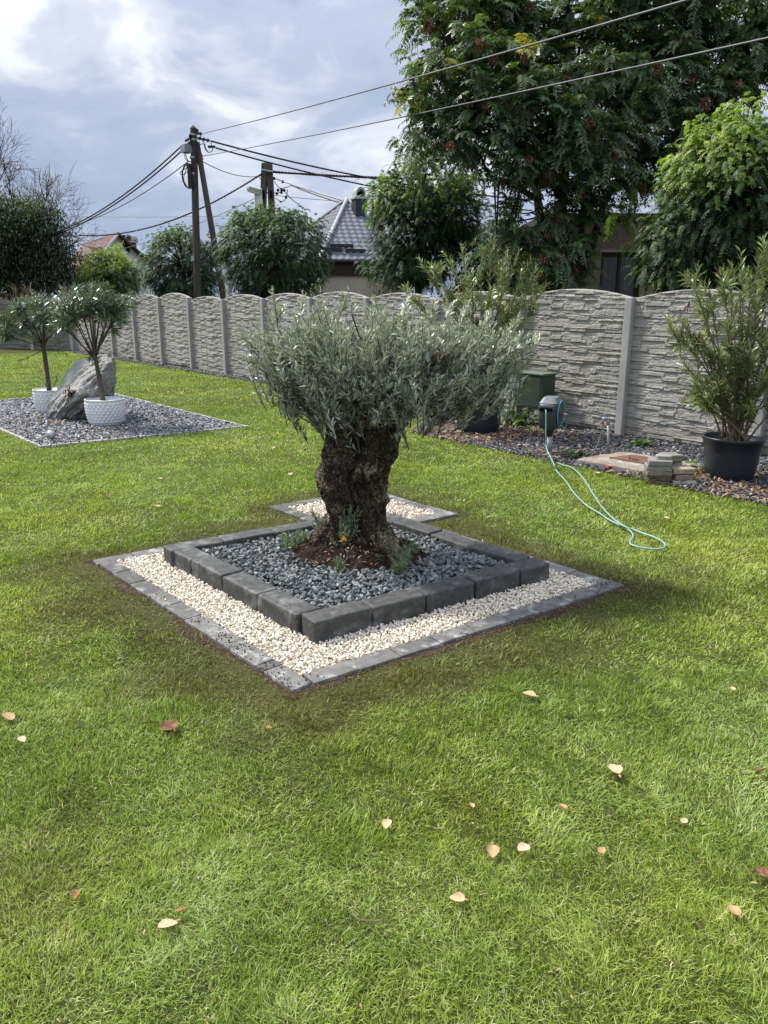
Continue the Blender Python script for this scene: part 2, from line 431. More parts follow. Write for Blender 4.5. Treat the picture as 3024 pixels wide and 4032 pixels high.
# lawn blades: tint = light/dark blade, dry = browned turf (a real property of the turf, kept per blade)
n = N('lawn_blades'); t = n.attr('tint'); dry = n.attr('dry')
c = n.ramp(t, [(0, (.075, .105, .012)), (.28, (.190, .275, .032)), (.52, (.315, .415, .066)), (.78, (.455, .53, .16)), (.92, (.58, .61, .30)), (1, (.66, .60, .40))])
pt = n.noise(.55, 5, .6, 'World'); c = n.mix(1., c, n.ramp(pt, [(.33, (.78, .90, 1.05)), (.5, (1., 1., 1.)), (.66, (1.15, 1.06, .85))]), 'MULTIPLY')
c = n.mix(dry, c, n.ramp(t, [(0, (.034, .032, .011)), (.5, (.088, .080, .024)), (1, (.25, .215, .09))]))
b = n.bsdf(c, .55, .25)
tr = n.new('ShaderNodeBsdfTranslucent'); n.link(n.mix(1., c, (1.15, 1.25, .6), 'MULTIPLY'), tr.inputs[0])
m = n.new('ShaderNodeMixShader'); m.inputs[0].default_value = .35
n.link(b.outputs[0], m.inputs[1]); n.link(tr.outputs[0], m.inputs[2]); n.link(m.outputs[0], n.out.inputs[0])
MT['grass'] = n.m

# ------------------------------------------------------------------ plan (metres, x right, y away from the camera)
def v2(*a): return np.array(a, float)
oL, oF, oR = gp(200, 1215)[:2], gp(632, 1500)[:2], gp(1350, 1270)[:2]
oB = oL + oR - oF
iL, iF, iR = gp(353, 1217)[:2], gp(680, 1399)[:2], gp(1190, 1257)[:2]
iB = iL + iR - iF
E1 = (oF - oL) / np.linalg.norm(oF - oL); E2 = (oR - oF) / np.linalg.norm(oR - oF)
sL = gp(580, 1098)[:2]; sR = gp(990, 1115)[:2]
_m = np.linalg.solve(np.stack([E2, E1], 1), sR - sL)
sB = sL + E2 * _m[0]; sF = sL + E1 * _m[1]
FD = v2(-.63089798, .7758658)              # direction of the long fence
FN = v2(-FD[1], FD[0]); FN = -v2(FD[1], -FD[0])   # towards the garden
FN = v2(-.7758658, -.63089798)
FP8 = v2(3.43, 10.99); FS = 1.969
def post(k): return FP8 + FD * FS * (8 - k)
bF_, bR_, bB_, bL_ = gp(89, 968)[:2], gp(531, 924)[:2], gp(241, 851)[:2], gp(-125, 874)[:2]
e1, e2 = gp(885, 935)[:2], gp(1659, 1095)[:2]
ed = (e2 - e1) / np.linalg.norm(e2 - e1)
far = post(-4)
wide = [e1, e2 + ed * 4, post(13), post(6.3), e1 + v2(.25, .9)]
strip = [post(-4) + FN * .05, post(-4) + FN * .42, post(6.3) + FN * .45, post(6.3)]

def inside(P, poly):
    r = np.zeros(len(P), bool); n = len(poly)
    for i in range(n):
        a, b = poly[i], poly[(i + 1) % n]
        c = ((a[1] > P[:, 1]) != (b[1] > P[:, 1])) & (P[:, 0] < (b[0] - a[0]) * (P[:, 1] - a[1]) / (b[1] - a[1] + 1e-12) + a[0])
        r ^= c
    return r
def dseg(P, a, b):
    ab = b - a; t = np.clip(((P - a) @ ab) / (ab @ ab), 0, 1); return np.linalg.norm(P - a - t[:, None] * ab, axis=1)
def dpoly(P, poly):
    return np.min([dseg(P, poly[i], poly[(i + 1) % len(poly)]) for i in range(len(poly))], 0)
outer = [oL, oF, oR, oB]; inner = [iL, iF, iR, iB]; second = [sL, sF, sR, sB]; lbed = [bF_, bR_, bB_, bL_]

# ------------------------------------------------------------------ ground sheet
g = MB(); xs = np.unique(np.concatenate([np.linspace(-400, -16, 8), np.linspace(-16, 14, 61), np.linspace(14, 400, 8)])); ys = np.unique(np.concatenate([np.linspace(-60, 0, 5), np.linspace(0, 32, 65), np.linspace(32, 700, 9)]))
X, Y = np.meshgrid(xs, ys, indexing='ij'); idx = np.arange(X.size).reshape(X.shape)
g.add(np.stack([X, Y, 0 * X], -1), np.stack([idx[:-1, :-1], idx[1:, :-1], idx[1:, 1:], idx[:-1, 1:]], -1).reshape(-1, 4))
tag(g.build('ground', MT['ground']), kind='structure')

# ------------------------------------------------------------------ lawn
def lawn():
    Vs = []; Ts = []; Ds = []; F4 = []; F3 = []; n0 = 0
    zones = [(1.15, 2.4, 28000, .0026, .033), (2.4, 3.7, 18000, .0035, .034), (3.7, 6., 8200, .0052, .034), (6., 9., 4300, .0078, .031), (9., 14., 2100, .012, .029), (14., 30.5, 760, .020, .028)]
    for (y0, y1, den, wd, ht) in zones:
        xa, xb = -(.53 * y1 + 2.2), (.53 * y1 + 2.2)
        N_ = int((y1 - y0) * (xb - xa) * den)
        P = np.stack([rng.uniform(xa, xb, N_), rng.uniform(y0, y1, N_)], 1)
        ov_ = np.abs(P[:, 0]) - .53 * P[:, 1] - .35; ok = (ov_ < 0) | ((ov_ < 1.8) & (rng.random(N_) < .45))
        ok &= ((P - FP8) @ FN) > .03
        ok &= ((P - far) @ -FD) > .06
        for poly in (outer, second, lbed, wide, strip):
            ok &= ~inside(P, poly) | (dpoly(P, poly) < .012 * (y0 / 4 + .5)) if poly is not outer else ~inside(P, poly)
        P = P[ok]; N_ = len(P)
        P3 = np.c_[P, np.zeros(N_)]
        dd = np.minimum(dpoly(P, outer), dpoly(P, second) + .12) + .10 * np.clip((P[:, 1] - 5.) / 1.5, 0, 1)
        nz = fbm(P3 * 3.1, 5, 4); nz2 = fbm(P3 * 9., 9, 3)
        dry = np.clip((.80 + nz * 1.1 - dd) / .58, 0, 1) ** 1.1 * .93
        dry = np.clip(dry + np.clip(fbm(P3 * .9, 21, 4) * 2.4 - .55, 0, .38) + np.clip(nz2 * 2 - .62, 0, .3), 0, 1)
        dry = np.where(rng.random(N_) < dry * .9, .55 + .4 * dry, dry * .45)
        # bare earth right at the paving: thin the blades
        keep = rng.random(N_) > np.clip((.17 + nz2 * .4 - dd) / .17, 0, .88) ** .7
        keep &= rng.random(N_) > np.clip(nz2 * 2.2 - .55, 0, .6)
        P3, nz, dry, P, nz2, dd = P3[keep], nz[keep], dry[keep], P[keep], nz2[keep], dd[keep]; N_ = len(P3)
        ang = fbm(P3 * 3.1, 31, 4) * 14 + rng.normal(0, 1.5, N_)
        lean = np.clip(rng.normal(.98, .36, N_) + fbm(P3 * 5, 44, 3) * 1.1, .1, 1.45)
        L = ht * rng.uniform(.4, 1.25, N_) * (1 + fbm(P3 * 6., 61, 3) * 1.3) * (1 - dry * .3)
        hd = np.stack([np.cos(ang), np.sin(ang), 0 * ang], 1); up = np.array([0, 0, 1.])
        D1 = hd * np.sin(lean * .75)[:, None] + up * np.cos(lean * .75)[:, None]
        D2 = hd * np.sin(lean * 1.12)[:, None] + up * np.cos(lean * 1.12)[:, None]
        pa = ang + rng.uniform(-1.2, 1.2, N_) + PI / 2
        Wv = np.stack([np.cos(pa), np.sin(pa), 0 * pa], 1) * (wd * rng.uniform(.6, 1.25, N_))[:, None] * .5
        m = P3 + D1 * (L * .5)[:, None]; tp = m + D2 * (L * .6)[:, None]
        V = np.stack([P3 - Wv, P3 + Wv, m + Wv * .85, m - Wv * .85, tp], 1)
        tn = np.clip(.44 + nz * .35 + fbm(P3 * 1.1, 71, 3) * .45 + fbm(P3 * 14, 73, 3) * .55 + rng.normal(0, .22 if y0 < 5 else .13, N_), 0, .93)
        tn = np.where(rng.random(N_) < .035, rng.uniform(.9, 1., N_), tn)
        o = n0 + np.arange(N_)[:, None] * 5
        F4.append(o + np.array([[0, 1, 2, 3]])); F3.append(o + np.array([[3, 2, 4]])); n0 += N_ * 5
        Vs.append(V.reshape(-1, 3)); Ts.append(np.repeat(tn, 5)); Ds.append(np.repeat(dry, 5))
    mb = MB(); mb.V = Vs; mb.F = F4 + F3; mb.T = Ts; mb.n = n0
    o = mb.build('lawn_grass', MT['grass'])
    a = o.data.attributes.new('dry', 'FLOAT', 'POINT'); a.data.foreach_set('value', np.concatenate(Ds).astype(np.float32))
    print('blades', n0 // 5)
    return tag(o, 'short green lawn grass covering the garden', 'grass', kind='stuff')
lawn()

# ------------------------------------------------------------------ loose stone
def stone_templates(n, flat=1., ang=True):
    out = []
    for k in range(n):
        bm = __import__('bmesh').new()
        for i in range(11):
            p = norm(rng.normal(0, 1, 3)) * rng.uniform(.75, 1.); bm.verts.new(p * np.array([1., .78, .68 * flat]))
        r = __import__('bmesh').ops.convex_hull(bm, input=bm.verts)
        for v in [v for v in bm.verts if not v.link_faces]: bm.verts.remove(v)
        bm.verts.index_update()
        out.append((np.array([v.co for v in bm.verts]), np.array([[v.index for v in f.verts] for f in bm.faces]))); bm.free()
    return out
def rand_rot(n, flat=False):
    if flat:
        a = rng.uniform(0, 2 * PI, n); e = rng.normal(0, .28, n); f = rng.normal(0, .28, n)
    else:
        a, e, f = rng.uniform(0, 2 * PI, (3, n))
    ca, sa, ce, se, cf, sf = np.cos(a), np.sin(a), np.cos(e), np.sin(e), np.cos(f), np.sin(f)
    z = 0 * a; o = z + 1
    A = np.stack([ca, -sa, z, sa, ca, z, z, z, o], -1).reshape(n, 3, 3)
    B = np.stack([o, z, z, z, ce, -se, z, se, ce], -1).reshape(n, 3, 3)
    C = np.stack([cf, z, sf, z, o, z, -sf, z, cf], -1).reshape(n, 3, 3)
    return A @ B @ C
def scatter_stones(mb, P, size, tpl, tints, flat=False):
    sel = rng.integers(0, len(tpl), len(P)); sz = size * rng.uniform(.65, 1.25, len(P)); R = rand_rot(len(P), flat)
    for k, (V, F) in enumerate(tpl):
        i = np.where(sel == k)[0]
        if not len(i): continue
        W = np.einsum('nij,vj->nvi', R[i], V) * sz[i][:, None, None] + P[i][:, None]
        mb.add(W.reshape(-1, 3), (F[None] + (np.arange(len(i)) * len(V))[:, None, None]).reshape(-1, 3), np.repeat(tints[i], len(V)))
def jitter(poly, sp):
    p = np.array(poly); a, b = p.min(0), p.max(0)
    X, Y = np.meshgrid(np.arange(a[0], b[0], sp), np.arange(a[1], b[1], sp)); P = np.stack([X.ravel(), Y.ravel()], 1)
    P = P + rng.uniform(-.5, .5, P.shape) * sp
    return P[inside(P, poly)]
TPL = stone_templates(14); TPLF = stone_templates(12, .42)

def shrink(poly, d):                      # move a convex polygon's sides inwards by d
    n = len(poly); c = np.mean(poly, 0); out = []
    L = []
    for i in range(n):
        a, b = poly[i], poly[(i + 1) % n]; t = (b - a) / np.linalg.norm(b - a); nn = v2(-t[1], t[0])
        if (c - a) @ nn < 0: nn = -nn
        L.append((a + nn * d, t))
    for i in range(n):
        (p, t), (q, s) = L[i - 1], L[i]
        x = np.linalg.solve(np.stack([t, -s], 1), q - p); out.append(p + t * x[0])
    return out
PW = .125                                  # width of the flat edging pavers
BW = .175                                  # width of the raised blocks
BH = .145                                  # top of the raised blocks
ring_o = shrink(outer, PW); in_in = shrink(inner, BW)
def bed_sheet(name, poly, z, m):
    q = MB(); q.add(np.array([[*p, z] for p in poly]), np.arange(len(poly))[None]); o = q.build(name, m)
    if o.data.polygons[0].normal.z < 0: o.data.flip_normals()
    return tag(o, kind='structure')
bed_sheet('gravel_base', ring_o, .004, MT['sand'])
bed_sheet('bed_soil', lbed, .004, MT['soil']); bed_sheet('bed_soil', wide, .004, MT['soil']); bed_sheet('bed_soil', strip, .008, MT['soil'])
bed_sheet('gravel_base', shrink(second, PW), .003, MT['sand'])
q = MB(); q.box((*np.mean(in_in, 0), .055), (1.3, 1.3, .08), math.atan2(E2[1], E2[0])); tag(q.build('planter_soil', MT['soil']), kind='structure')

def tnt(n, lo=0., hi=1.): return np.clip(rng.beta(2.2, 2.2, n) * (hi - lo) + lo, 0, 1)
# white marble ring and the white square behind
P = jitter(ring_o, .0168); P = P[~inside(P, shrink(inner, .02))]
mb = MB(); z = .016 + .012 * fbm(np.c_[P * 5, P[:, 0] * 0], 3, 2) + rng.uniform(-.004, .012, len(P))
scatter_stones(mb, np.c_[P, z], .0146, TPL, np.where(rng.random(len(P)) < .09, rng.uniform(0, .3, len(P)), tnt(len(P), .3)))
Q = jitter(outer, .11); Q = Q[~inside(Q, ring_o) & (rng.random(len(Q)) < .16)]; scatter_stones(mb, np.c_[Q, np.full(len(Q), .033)], .011, TPL, tnt(len(Q), .3))   # strays on the pavers
tag(mb.build('white_gravel', MT['grav_white']), 'cream white marble gravel between the raised blocks and the flat edging', 'gravel', kind='stuff')
P = jitter(shrink(second, PW), .0225); P = P[~inside(P, outer)]
mb = MB(); scatter_stones(mb, np.c_[P, .014 + rng.uniform(0, .012, len(P))], .0165, TPL, np.where(rng.random(len(P)) < .09, rng.uniform(0, .3, len(P)), tnt(len(P), .3)))
tag(mb.build('white_gravel', MT['grav_white']), 'cream white marble gravel in the small square behind the olive trunk', 'gravel', kind='stuff')
# grey basalt round the olive
mb = MB()
TC = v2(*gp(775, 1195, .1)[:2])
for layer, (sp, zz) in enumerate(((.031, .102), (.032, .122))):
    P = jitter(shrink(inner, BW + .005), sp)
    dd = np.linalg.norm((P - TC) * v2(1, 1.1), axis=1); P = P[dd > (.45 + .09 * fbm(np.c_[P * 6, P[:, 0] * 0], 8, 2))]
    if layer: P = P[rng.random(len(P)) < .6]
    edge = dpoly(P, in_in)
    z = zz + .012 * fbm(np.c_[P * 4, P[:, 0] * 0], 4, 2) + rng.uniform(-.006, .01, len(P)) - .018 * np.clip(1 - edge / .12, 0, 1)
    scatter_stones(mb, np.c_[P, z], .0245, TPL, tnt(len(P)))
tag(mb.build('grey_gravel', MT['grav_grey']), 'blue grey crushed basalt filling the raised square round the olive trunk', 'gravel', kind='stuff')
# slate in the beds
def slate_bed(poly, sp, size, label, hole=None, m='slate'):
    P = jitter(poly, sp)
    if hole is not None: P = P[~inside(P, hole)]
    P = P[np.abs(P[:, 0]) < .56 * P[:, 1] + 2.]
    mb = MB(); z = .014 + .02 * np.clip(fbm(np.c_[P * 2.5, P[:, 0] * 0], 14, 3), -.3, 1) + rng.uniform(0, .014, len(P))
    t = np.where(rng.random(len(P)) < .06, rng.uniform(.9, 1, len(P)), tnt(len(P), 0, .95))
    scatter_stones(mb, np.c_[P, z], size, TPLF, t, True)
    tag(mb.build('slate_gravel', MT[m]), label, 'gravel', kind='stuff')
slate_bed(wide, .036, .027, 'black slate chippings under the pots along the fence')
slate_bed(strip, .045, .032, 'narrow strip of black slate chippings at the foot of the fence')
slate_bed(lbed, .036, .027, 'grey blue slate chippings in the square bed round the boulder', m='slate_l')
def litter(poly, spots, label, n=900):
    P = []
    for (c, r, k) in spots:
        q = c + rng.normal(0, 1, (k, 2)) * np.array(r); P.append(q)
    P = np.concatenate(P); P = P[inside(P, poly)]
    a = rng.uniform(0, 2 * PI, len(P)); D = np.stack([np.cos(a), np.sin(a), rng.normal(.05, .22, len(P))], 1)
    mb = MB(); blades(mb, np.c_[P, rng.uniform(.025, .05, len(P))], D, np.array([0, 0, 1.]) + rng.normal(0, .35, (len(P), 3)), rng.uniform(.06, .13, len(P)), rng.uniform(.014, .026, len(P)), rng.beta(2, 1.6, len(P)), .3, .6)
    tag(mb.build('leaf_litter', MT['litter']), label, 'dry leaves', kind='stuff')
litter(wide, [(gp(1000, 945)[:2], (.55, .4), 520), (gp(1120, 935)[:2], (.45, .35), 420), (gp(950, 925)[:2], (.3, .3), 160), (gp(1210, 985)[:2], (.6, .3), 160), (gp(1520, 1030)[:2], (.35, .3), 330), (gp(1620, 1070)[:2], (.5, .3), 380), (gp(1330, 1030)[:2], (.5, .2), 120), (gp(1250, 950)[:2], (.8, .4), 110)], 'brown fallen oleander leaves scattered over the slate by the fence')
litter(lbed, [(gp(80, 912)[:2], (.6, .5), 100), (gp(380, 905)[:2], (.7, .5), 90), (gp(200, 945)[:2], (.9, .4), 70), (gp(300, 930)[:2], (.6, .4), 50)], 'dry brown leaves scattered over the slate round the boulder')
# ------------------------------------------------------------------ pavers and blocks
ORD = ['first', 'second', 'third', 'fourth', 'fifth', 'sixth', 'seventh', 'eighth', 'ninth', 'tenth', 'eleventh', 'twelfth']
def laid(name, a, b, wd, z0, z1, r, m, label, cat, group, noise=.004, gap=.003, side=1, tint=None, seg=5):
    """one stone lying from a to b, its outer edge on a-b, reaching wd to the inside (side)"""
    t = (b - a) / np.linalg.norm(b - a); nn = v2(-t[1], t[0]) * side
    L = np.linalg.norm(b - a) - gap
    V, F = rbox((L, wd - gap, z1 - z0), r, seg)
    c = np.array([*((a + b) / 2 + nn * wd / 2), (z0 + z1) / 2])
    W = V @ np.array([[t[0], t[1], 0], [nn[0], nn[1], 0], [0, 0, 1.]])
    W = W + c; W = W + norm(V) * (fbm(W * 12, 2, 3) * noise * 2 + fbm(W * 45, 6, 3) * noise * 1.3)[:, None]
    if side < 0: F = [f[:, ::-1] for f in F]
    q = MB().add(W, F, rng.uniform(0, 1) if tint is None else tint)
    o = q.build(name, m, smooth=True, loc=(c[0], c[1], z0))
    return tag(o, label, cat, group)

def run(a, b, lens): # splits a-b in proportion
    s = np.cumsum([0] + list(lens)) / sum(lens); return [(a + (b - a) * s[i], a + (b - a) * s[i + 1]) for i in range(len(lens))]

GB = 'raised concrete blocks round the olive tree'
def blocks(a, b, lens, side, lab):
    for i, (p, q) in enumerate(run(a, b, lens)):
        laid('kerb_block', p, q, BW, -.03, BH + rng.uniform(-.006, .006), .014, MT['block'], lab % ORD[i], 'block', GB, .0062, .010, side, seg=15)
tv = E1 * BW; te = E2 * BW
# front corner block belongs to the right-hand row
dLF = (iF - iL) / np.linalg.norm(iF - iL); dFR = (iR - iF) / np.linalg.norm(iR - iF)
blocks(iL, iF - dLF * BW, [1, 1, 1, 1], 1, '%s big grey block from the left corner in the raised front left row')
blocks(iF, iR, [1, 1, 1, 1, .72], 1, '%s big dark block from the front corner in the raised front right row')
blocks(iR - dLF * 0 + (iB - iR) / np.linalg.norm(iB - iR) * BW, iB, [1, 1, 1, 1], 1, '%s grey block from the right corner in the raised row behind the olive')
dBL = (iL - iB) / np.linalg.norm(iL - iB)
blocks(iB + dBL * BW, iL - dBL * 0 + dBL * -.0, [1, 1, 1, 1], 1, '%s grey block from the back corner in the raised back left row')
GP = 'flat grey edging pavers set in the lawn'
def pavers(a, b, n, side, lab, skip=None, thin=None):
    lens = list(rng.uniform(.93, 1.07, n))
    if thin is not None: lens.insert(thin, .28)
    for i, (p, q) in enumerate(run(a, b, lens)):
        if skip is not None and inside(np.array([(p + q) / 2 + v2(-(q - p)[1], (q - p)[0]) / np.linalg.norm(q - p) * side * PW / 2]), skip)[0]: continue
        laid('edging_paver', p, q, PW, -.03, .022 + rng.uniform(-.003, .003), .005, MT['paver'], lab % ORD[i], 'paver', GP, .0022, .005, side)
dO = [(oF - oL) / np.linalg.norm(oF - oL), E2, (oB - oR) / np.linalg.norm(oB - oR), (oL - oB) / np.linalg.norm(oL - oB)]
pavers(oL + dO[0] * PW, oF, 9, 1, '%s flat grey paver from the left corner in the front left edging row', thin=8)
pavers(oF + dO[1] * PW, oR, 9, 1, '%s flat grey paver from the front corner in the front right edging row')
pavers(oR + dO[2] * PW, oB, 9, 1, '%s flat grey paver from the right corner in the back right edging row')
pavers(oB + dO[3] * PW, oL, 9, 1, '%s flat grey paver from the back corner in the back left edging row')
pavers(sL, sF, 5, 1, '%s flat paver from the left corner in the small back square front left row', skip=outer)
pavers(sF, sR - E2 * 0, 5, 1, '%s flat paver along the small back square front right row', skip=outer)
pavers(sR + (sB - sR) / np.linalg.norm(sB - sR) * PW, sB, 5, 1, '%s flat paver from the right corner in the small back square far right row')
pavers(sB + (sL - sB) / np.linalg.norm(sL - sB) * PW, sL + (sB - sL) / np.linalg.norm(sL - sB) * PW, 4, 1, '%s flat paver from the far corner in the small back square far left row')
# crumbs of soil on the pavers
P = []
for (u, v, r, k) in ((480, 1382, 20, 60), (430, 1340, 16, 26), (520, 1408, 22, 60), (580, 1440, 22, 50), (610, 1470, 16, 22), (660, 1470, 20, 14), (1000, 1365, 30, 26), (1230, 1290, 30, 40), (1290, 1268, 20, 40), (340, 1290, 14, 10)):
    for _ in range(k): P.append(gp(u + rng.normal(0, r), v + rng.normal(0, r * .45), .028)[:2])
P = np.array(P); P = P[inside(P, outer) & ~inside(P, ring_o)]
mb = MB(); scatter_stones(mb, np.c_[P, np.full(len(P), .026)], .006, TPL, rng.random(len(P)))
o = mb.build('soil_crumbs', MT['soil']); tag(o, 'dark soil crumbs lying on the flat edging pavers', 'soil', kind='stuff')
MT['thatch'] = leaf('turf_scraps', [(0, (.035, .027, .016)), (.5, (.12, .095, .055)), (1, (.34, .29, .19))], .1, .8, .1, tcol=(1, .9, .6))
# dry thatch and bare earth along the paving
P = []
for a, b in ((oL, oF), (oF, oR), (oR, oB)):
    t = rng.random(1100); nn = v2((b - a)[1], -(b - a)[0]) / np.linalg.norm(b - a)
    P.append(a + (b - a) * t[:, None] + nn * (np.abs(rng.normal(0, .06, 1100)) + .004)[:, None])
P = np.concatenate(P); a = rng.uniform(0, 2 * PI, len(P))
mb = MB(); blades(mb, np.c_[P, rng.uniform(.004, .018, len(P))], np.stack([np.cos(a), np.sin(a), rng.normal(0, .15, len(P))], 1), np.array([0, 0, 1.]), rng.uniform(.010, .028, len(P)), rng.uniform(.002, .0045, len(P)), rng.beta(2, 2.5, len(P)), .1, .2)
tag(mb.build('dry_thatch', MT['thatch']), 'dry brown turf scraps along the flat edging pavers', 'turf scraps', kind='stuff')
mb = MB()
for a, b in ((oL, oF), (oF, oR), (oR, oB), (oB, oL)):
    t = np.linspace(-.02, 1.02, 60); d = (b - a); nn = v2(d[1], -d[0]) / np.linalg.norm(d)
    wv = .035 + .22 * fbm(np.c_[(a + d * t[:, None]) * 4, t * 0], 12, 4)
    A = a + d * t[:, None]; B = A + nn * np.clip(wv, .004, .13)[:, None]
    V = np.concatenate([np.c_[A, np.full(60, .006)], np.c_[B, np.full(60, .002)]]); i = np.arange(59)
    mb.add(V, np.stack([i, i + 60, i + 61, i + 1], 1))
tag(mb.build('bare_soil', MT['soil']), kind='structure')

# pale edging of the boulder bed and of the fence bed
def edging(a, b, label):
    t = (b - a) / np.linalg.norm(b - a); L = np.linalg.norm(b - a); x = 0.; mb = MB()
    while x < L:
        l = rng.uniform(.07, .13); p = a + t * (x + l / 2)
        mb.box((*p, .015), (l * rng.uniform(.7, .93), rng.uniform(.03, .045), .036), math.atan2(t[1], t[0]) + rng.normal(0, .04), .006, rng.random()); x += l
    tag(mb.build('bed_edging', MT['edge_stone'], loc=(*((a + b) / 2), 0)), label, 'edging', 'pale stone edgings of the boulder bed')
edging(bR_, bB_, 'pale stone edging on the far right side of the boulder bed')
edging(bF_, bR_, 'pale stone edging along the near side of the boulder bed')
edging(bF_, bL_, 'pale stone edging on the left side of the boulder bed')
edging(bL_, bB_, 'pale stone edging along the far side of the boulder bed')

# ------------------------------------------------------------------ long concrete fence
def panel_mesh(W, Ht, nx, nz, arch=0., seed=1, name='panel'):
    """cast ledge-stone panel: real relief, front towards -y"""
    r = np.random.default_rng(seed)
    xs = np.linspace(0, W, nx); zs = np.linspace(0, 1, nz)
    X, Zn = np.meshgrid(xs, zs, indexing='ij')
    top = Ht + arch * (1 - ((X - W / 2) / (W / 2)) ** 2) if arch else np.full(X.shape, Ht)
    Z = Zn * top
    R = np.zeros(X.shape); z = .0; row = 0
    Hm = Ht + arch
    while z < Hm:
        h = r.choice([.018, .024, .032, .042, .055]); x = -r.uniform(0, .2)
        wob = .0025 * np.sin(X * r.uniform(3, 7) + r.uniform(0, 6))
        while x < W:
            l = r.uniform(.10, .42); hh = h * (1 if r.random() < .75 else r.uniform(1.3, 1.9)); d = r.uniform(.004, .029)
            m = (X >= x) & (X < x + l) & (Z + wob >= z) & (Z + wob < z + hh)
            prof = d * (.78 + .22 * np.clip((z + hh - Z - wob) / hh, 0, 1))
            R = np.where(m, np.where(prof > R * (.0 if r.random() < .7 else 1.), prof, R), R); x += l
        z += h
    R = R + (fbm(np.stack([X * 30, Z * 60, X * 0], -1), seed, 3)) * .010
    e = np.minimum(np.minimum(Z, top - Z) / .012, 1); R = R * np.clip(e, .15, 1)
    V = np.stack([X - W / 2, -R - .012, Z], -1).reshape(-1, 3); i = np.arange(nx * nz).reshape(nx, nz)
    F = np.stack([i[:-1, :-1], i[1:, :-1], i[1:, 1:], i[:-1, 1:]], -1).reshape(-1, 4)
    q = MB().add(V, F)
    # back and rim
    Vb = np.stack([X - W / 2, 0 * X + .03, Z], -1)
    ring = np.concatenate([i[:, 0], i[-1, 1:], i[::-1, -1][1:], i[0, ::-1][1:-1]])
    nb = len(ring); A = V[ring]; B = Vb.reshape(-1, 3)[ring]; k = np.arange(nb); k2 = (k + 1) % nb
    q.add(np.concatenate([A, B]), [np.stack([k2, k, k + nb, k2 + nb], 1), (np.arange(nb) + nb)[None]])
    return q
fence = empty('concrete_fence', (*post(4), 0), 'long light grey concrete fence of stone relief panels with arched tops', 'fence')
FA = math.atan2(-FD[1], -FD[0])            # local x runs along the fence towards the viewer's right
PH = .46
def mk_panel(q, nm, parent, m):
    o = q.build(nm, m, loc=(0, 0, 0)); o.parent = parent; return o
PANW = FS - .0
protos = {}
def fence_panel(nm, c, z, rot, parent, key, make):
    if key not in protos:
        o = make().build(nm, MT['conc'] if 'dark' not in key else MT['conc_dark'], loc=(0, 0, 0)); protos[key] = o
    else:
        o = protos[key].copy(); COL.objects.link(o)
    o.name = nm; o.parent = parent; pl = wloc(parent)
    o.location = (c[0] - pl[0], c[1] - pl[1], z - pl[2]); o.rotation_euler = (0, 0, rot)
    return o
DZ = {0: .035, 1: -.06, -1: .0, 2: -.02, 3: .0, 4: .02, 5: -.01, 6: .0, 7: .02}
for k in range(-4, 12):
    p = post(k); dz = max(DZ.get(k, 0), DZ.get(k - 1, 0))
    mb = MB(); V, F = rbox((.115, .15, 2.05), .012, 3); zt = 1.90 + dz * .7
    V = V + fbm(V * 9, 3, 3)[:, None] * .006
    R = np.array(Matrix.Rotation(FA, 3, 'Z')); mb.add(V @ R.T + np.array([*(p + FN * .035), zt - 1.025]), F)
    mb.build('post', MT['post'], fence)
    if k < 11:
        c = (p + post(k + 1)) / 2; d = DZ.get(k, 0)
        near = k >= 4
        for i in range(3):
            fence_panel('panel', c, .02 + d + i * PH, FA, fence, ('rect', near), lambda: panel_mesh(PANW, PH, 230 if near else 120, 64 if near else 36, 0, 3))
        fence_panel('arched_panel', c, .02 + d + 3 * PH, FA, fence, ('arch', near), lambda: panel_mesh(PANW, PH + .03, 230 if near else 120, 70 if near else 40, .125, 3))
# dark fence closing the far end
fd2 = v2(-.985, -.17)
f2 = gp(-40, 752)[:2]; f1 = far + v2(-.1, -.05); fd2 = (f2 - f1) / np.linalg.norm(f2 - f1)
fence2 = empty('concrete_fence', (*f1, 0), 'dark grey flat topped concrete fence closing the far left end of the lawn', 'fence')
A2 = math.atan2(-fd2[1], -fd2[0])
for k in range(9):
    a = f1 + fd2 * 2.0 * k; b = f1 + fd2 * 2.0 * (k + 1)
    mb = MB(); mb.box((*a, .97), (.14, .15, 1.98), A2, .01); mb.build('post', MT['post'], fence2)
    for i in range(4):
        fence_panel('panel', (a + b) / 2, .02 + i * .44, A2, fence2, ('dark',), lambda: panel_mesh(1.95, .44, 90, 26, 0, 9))
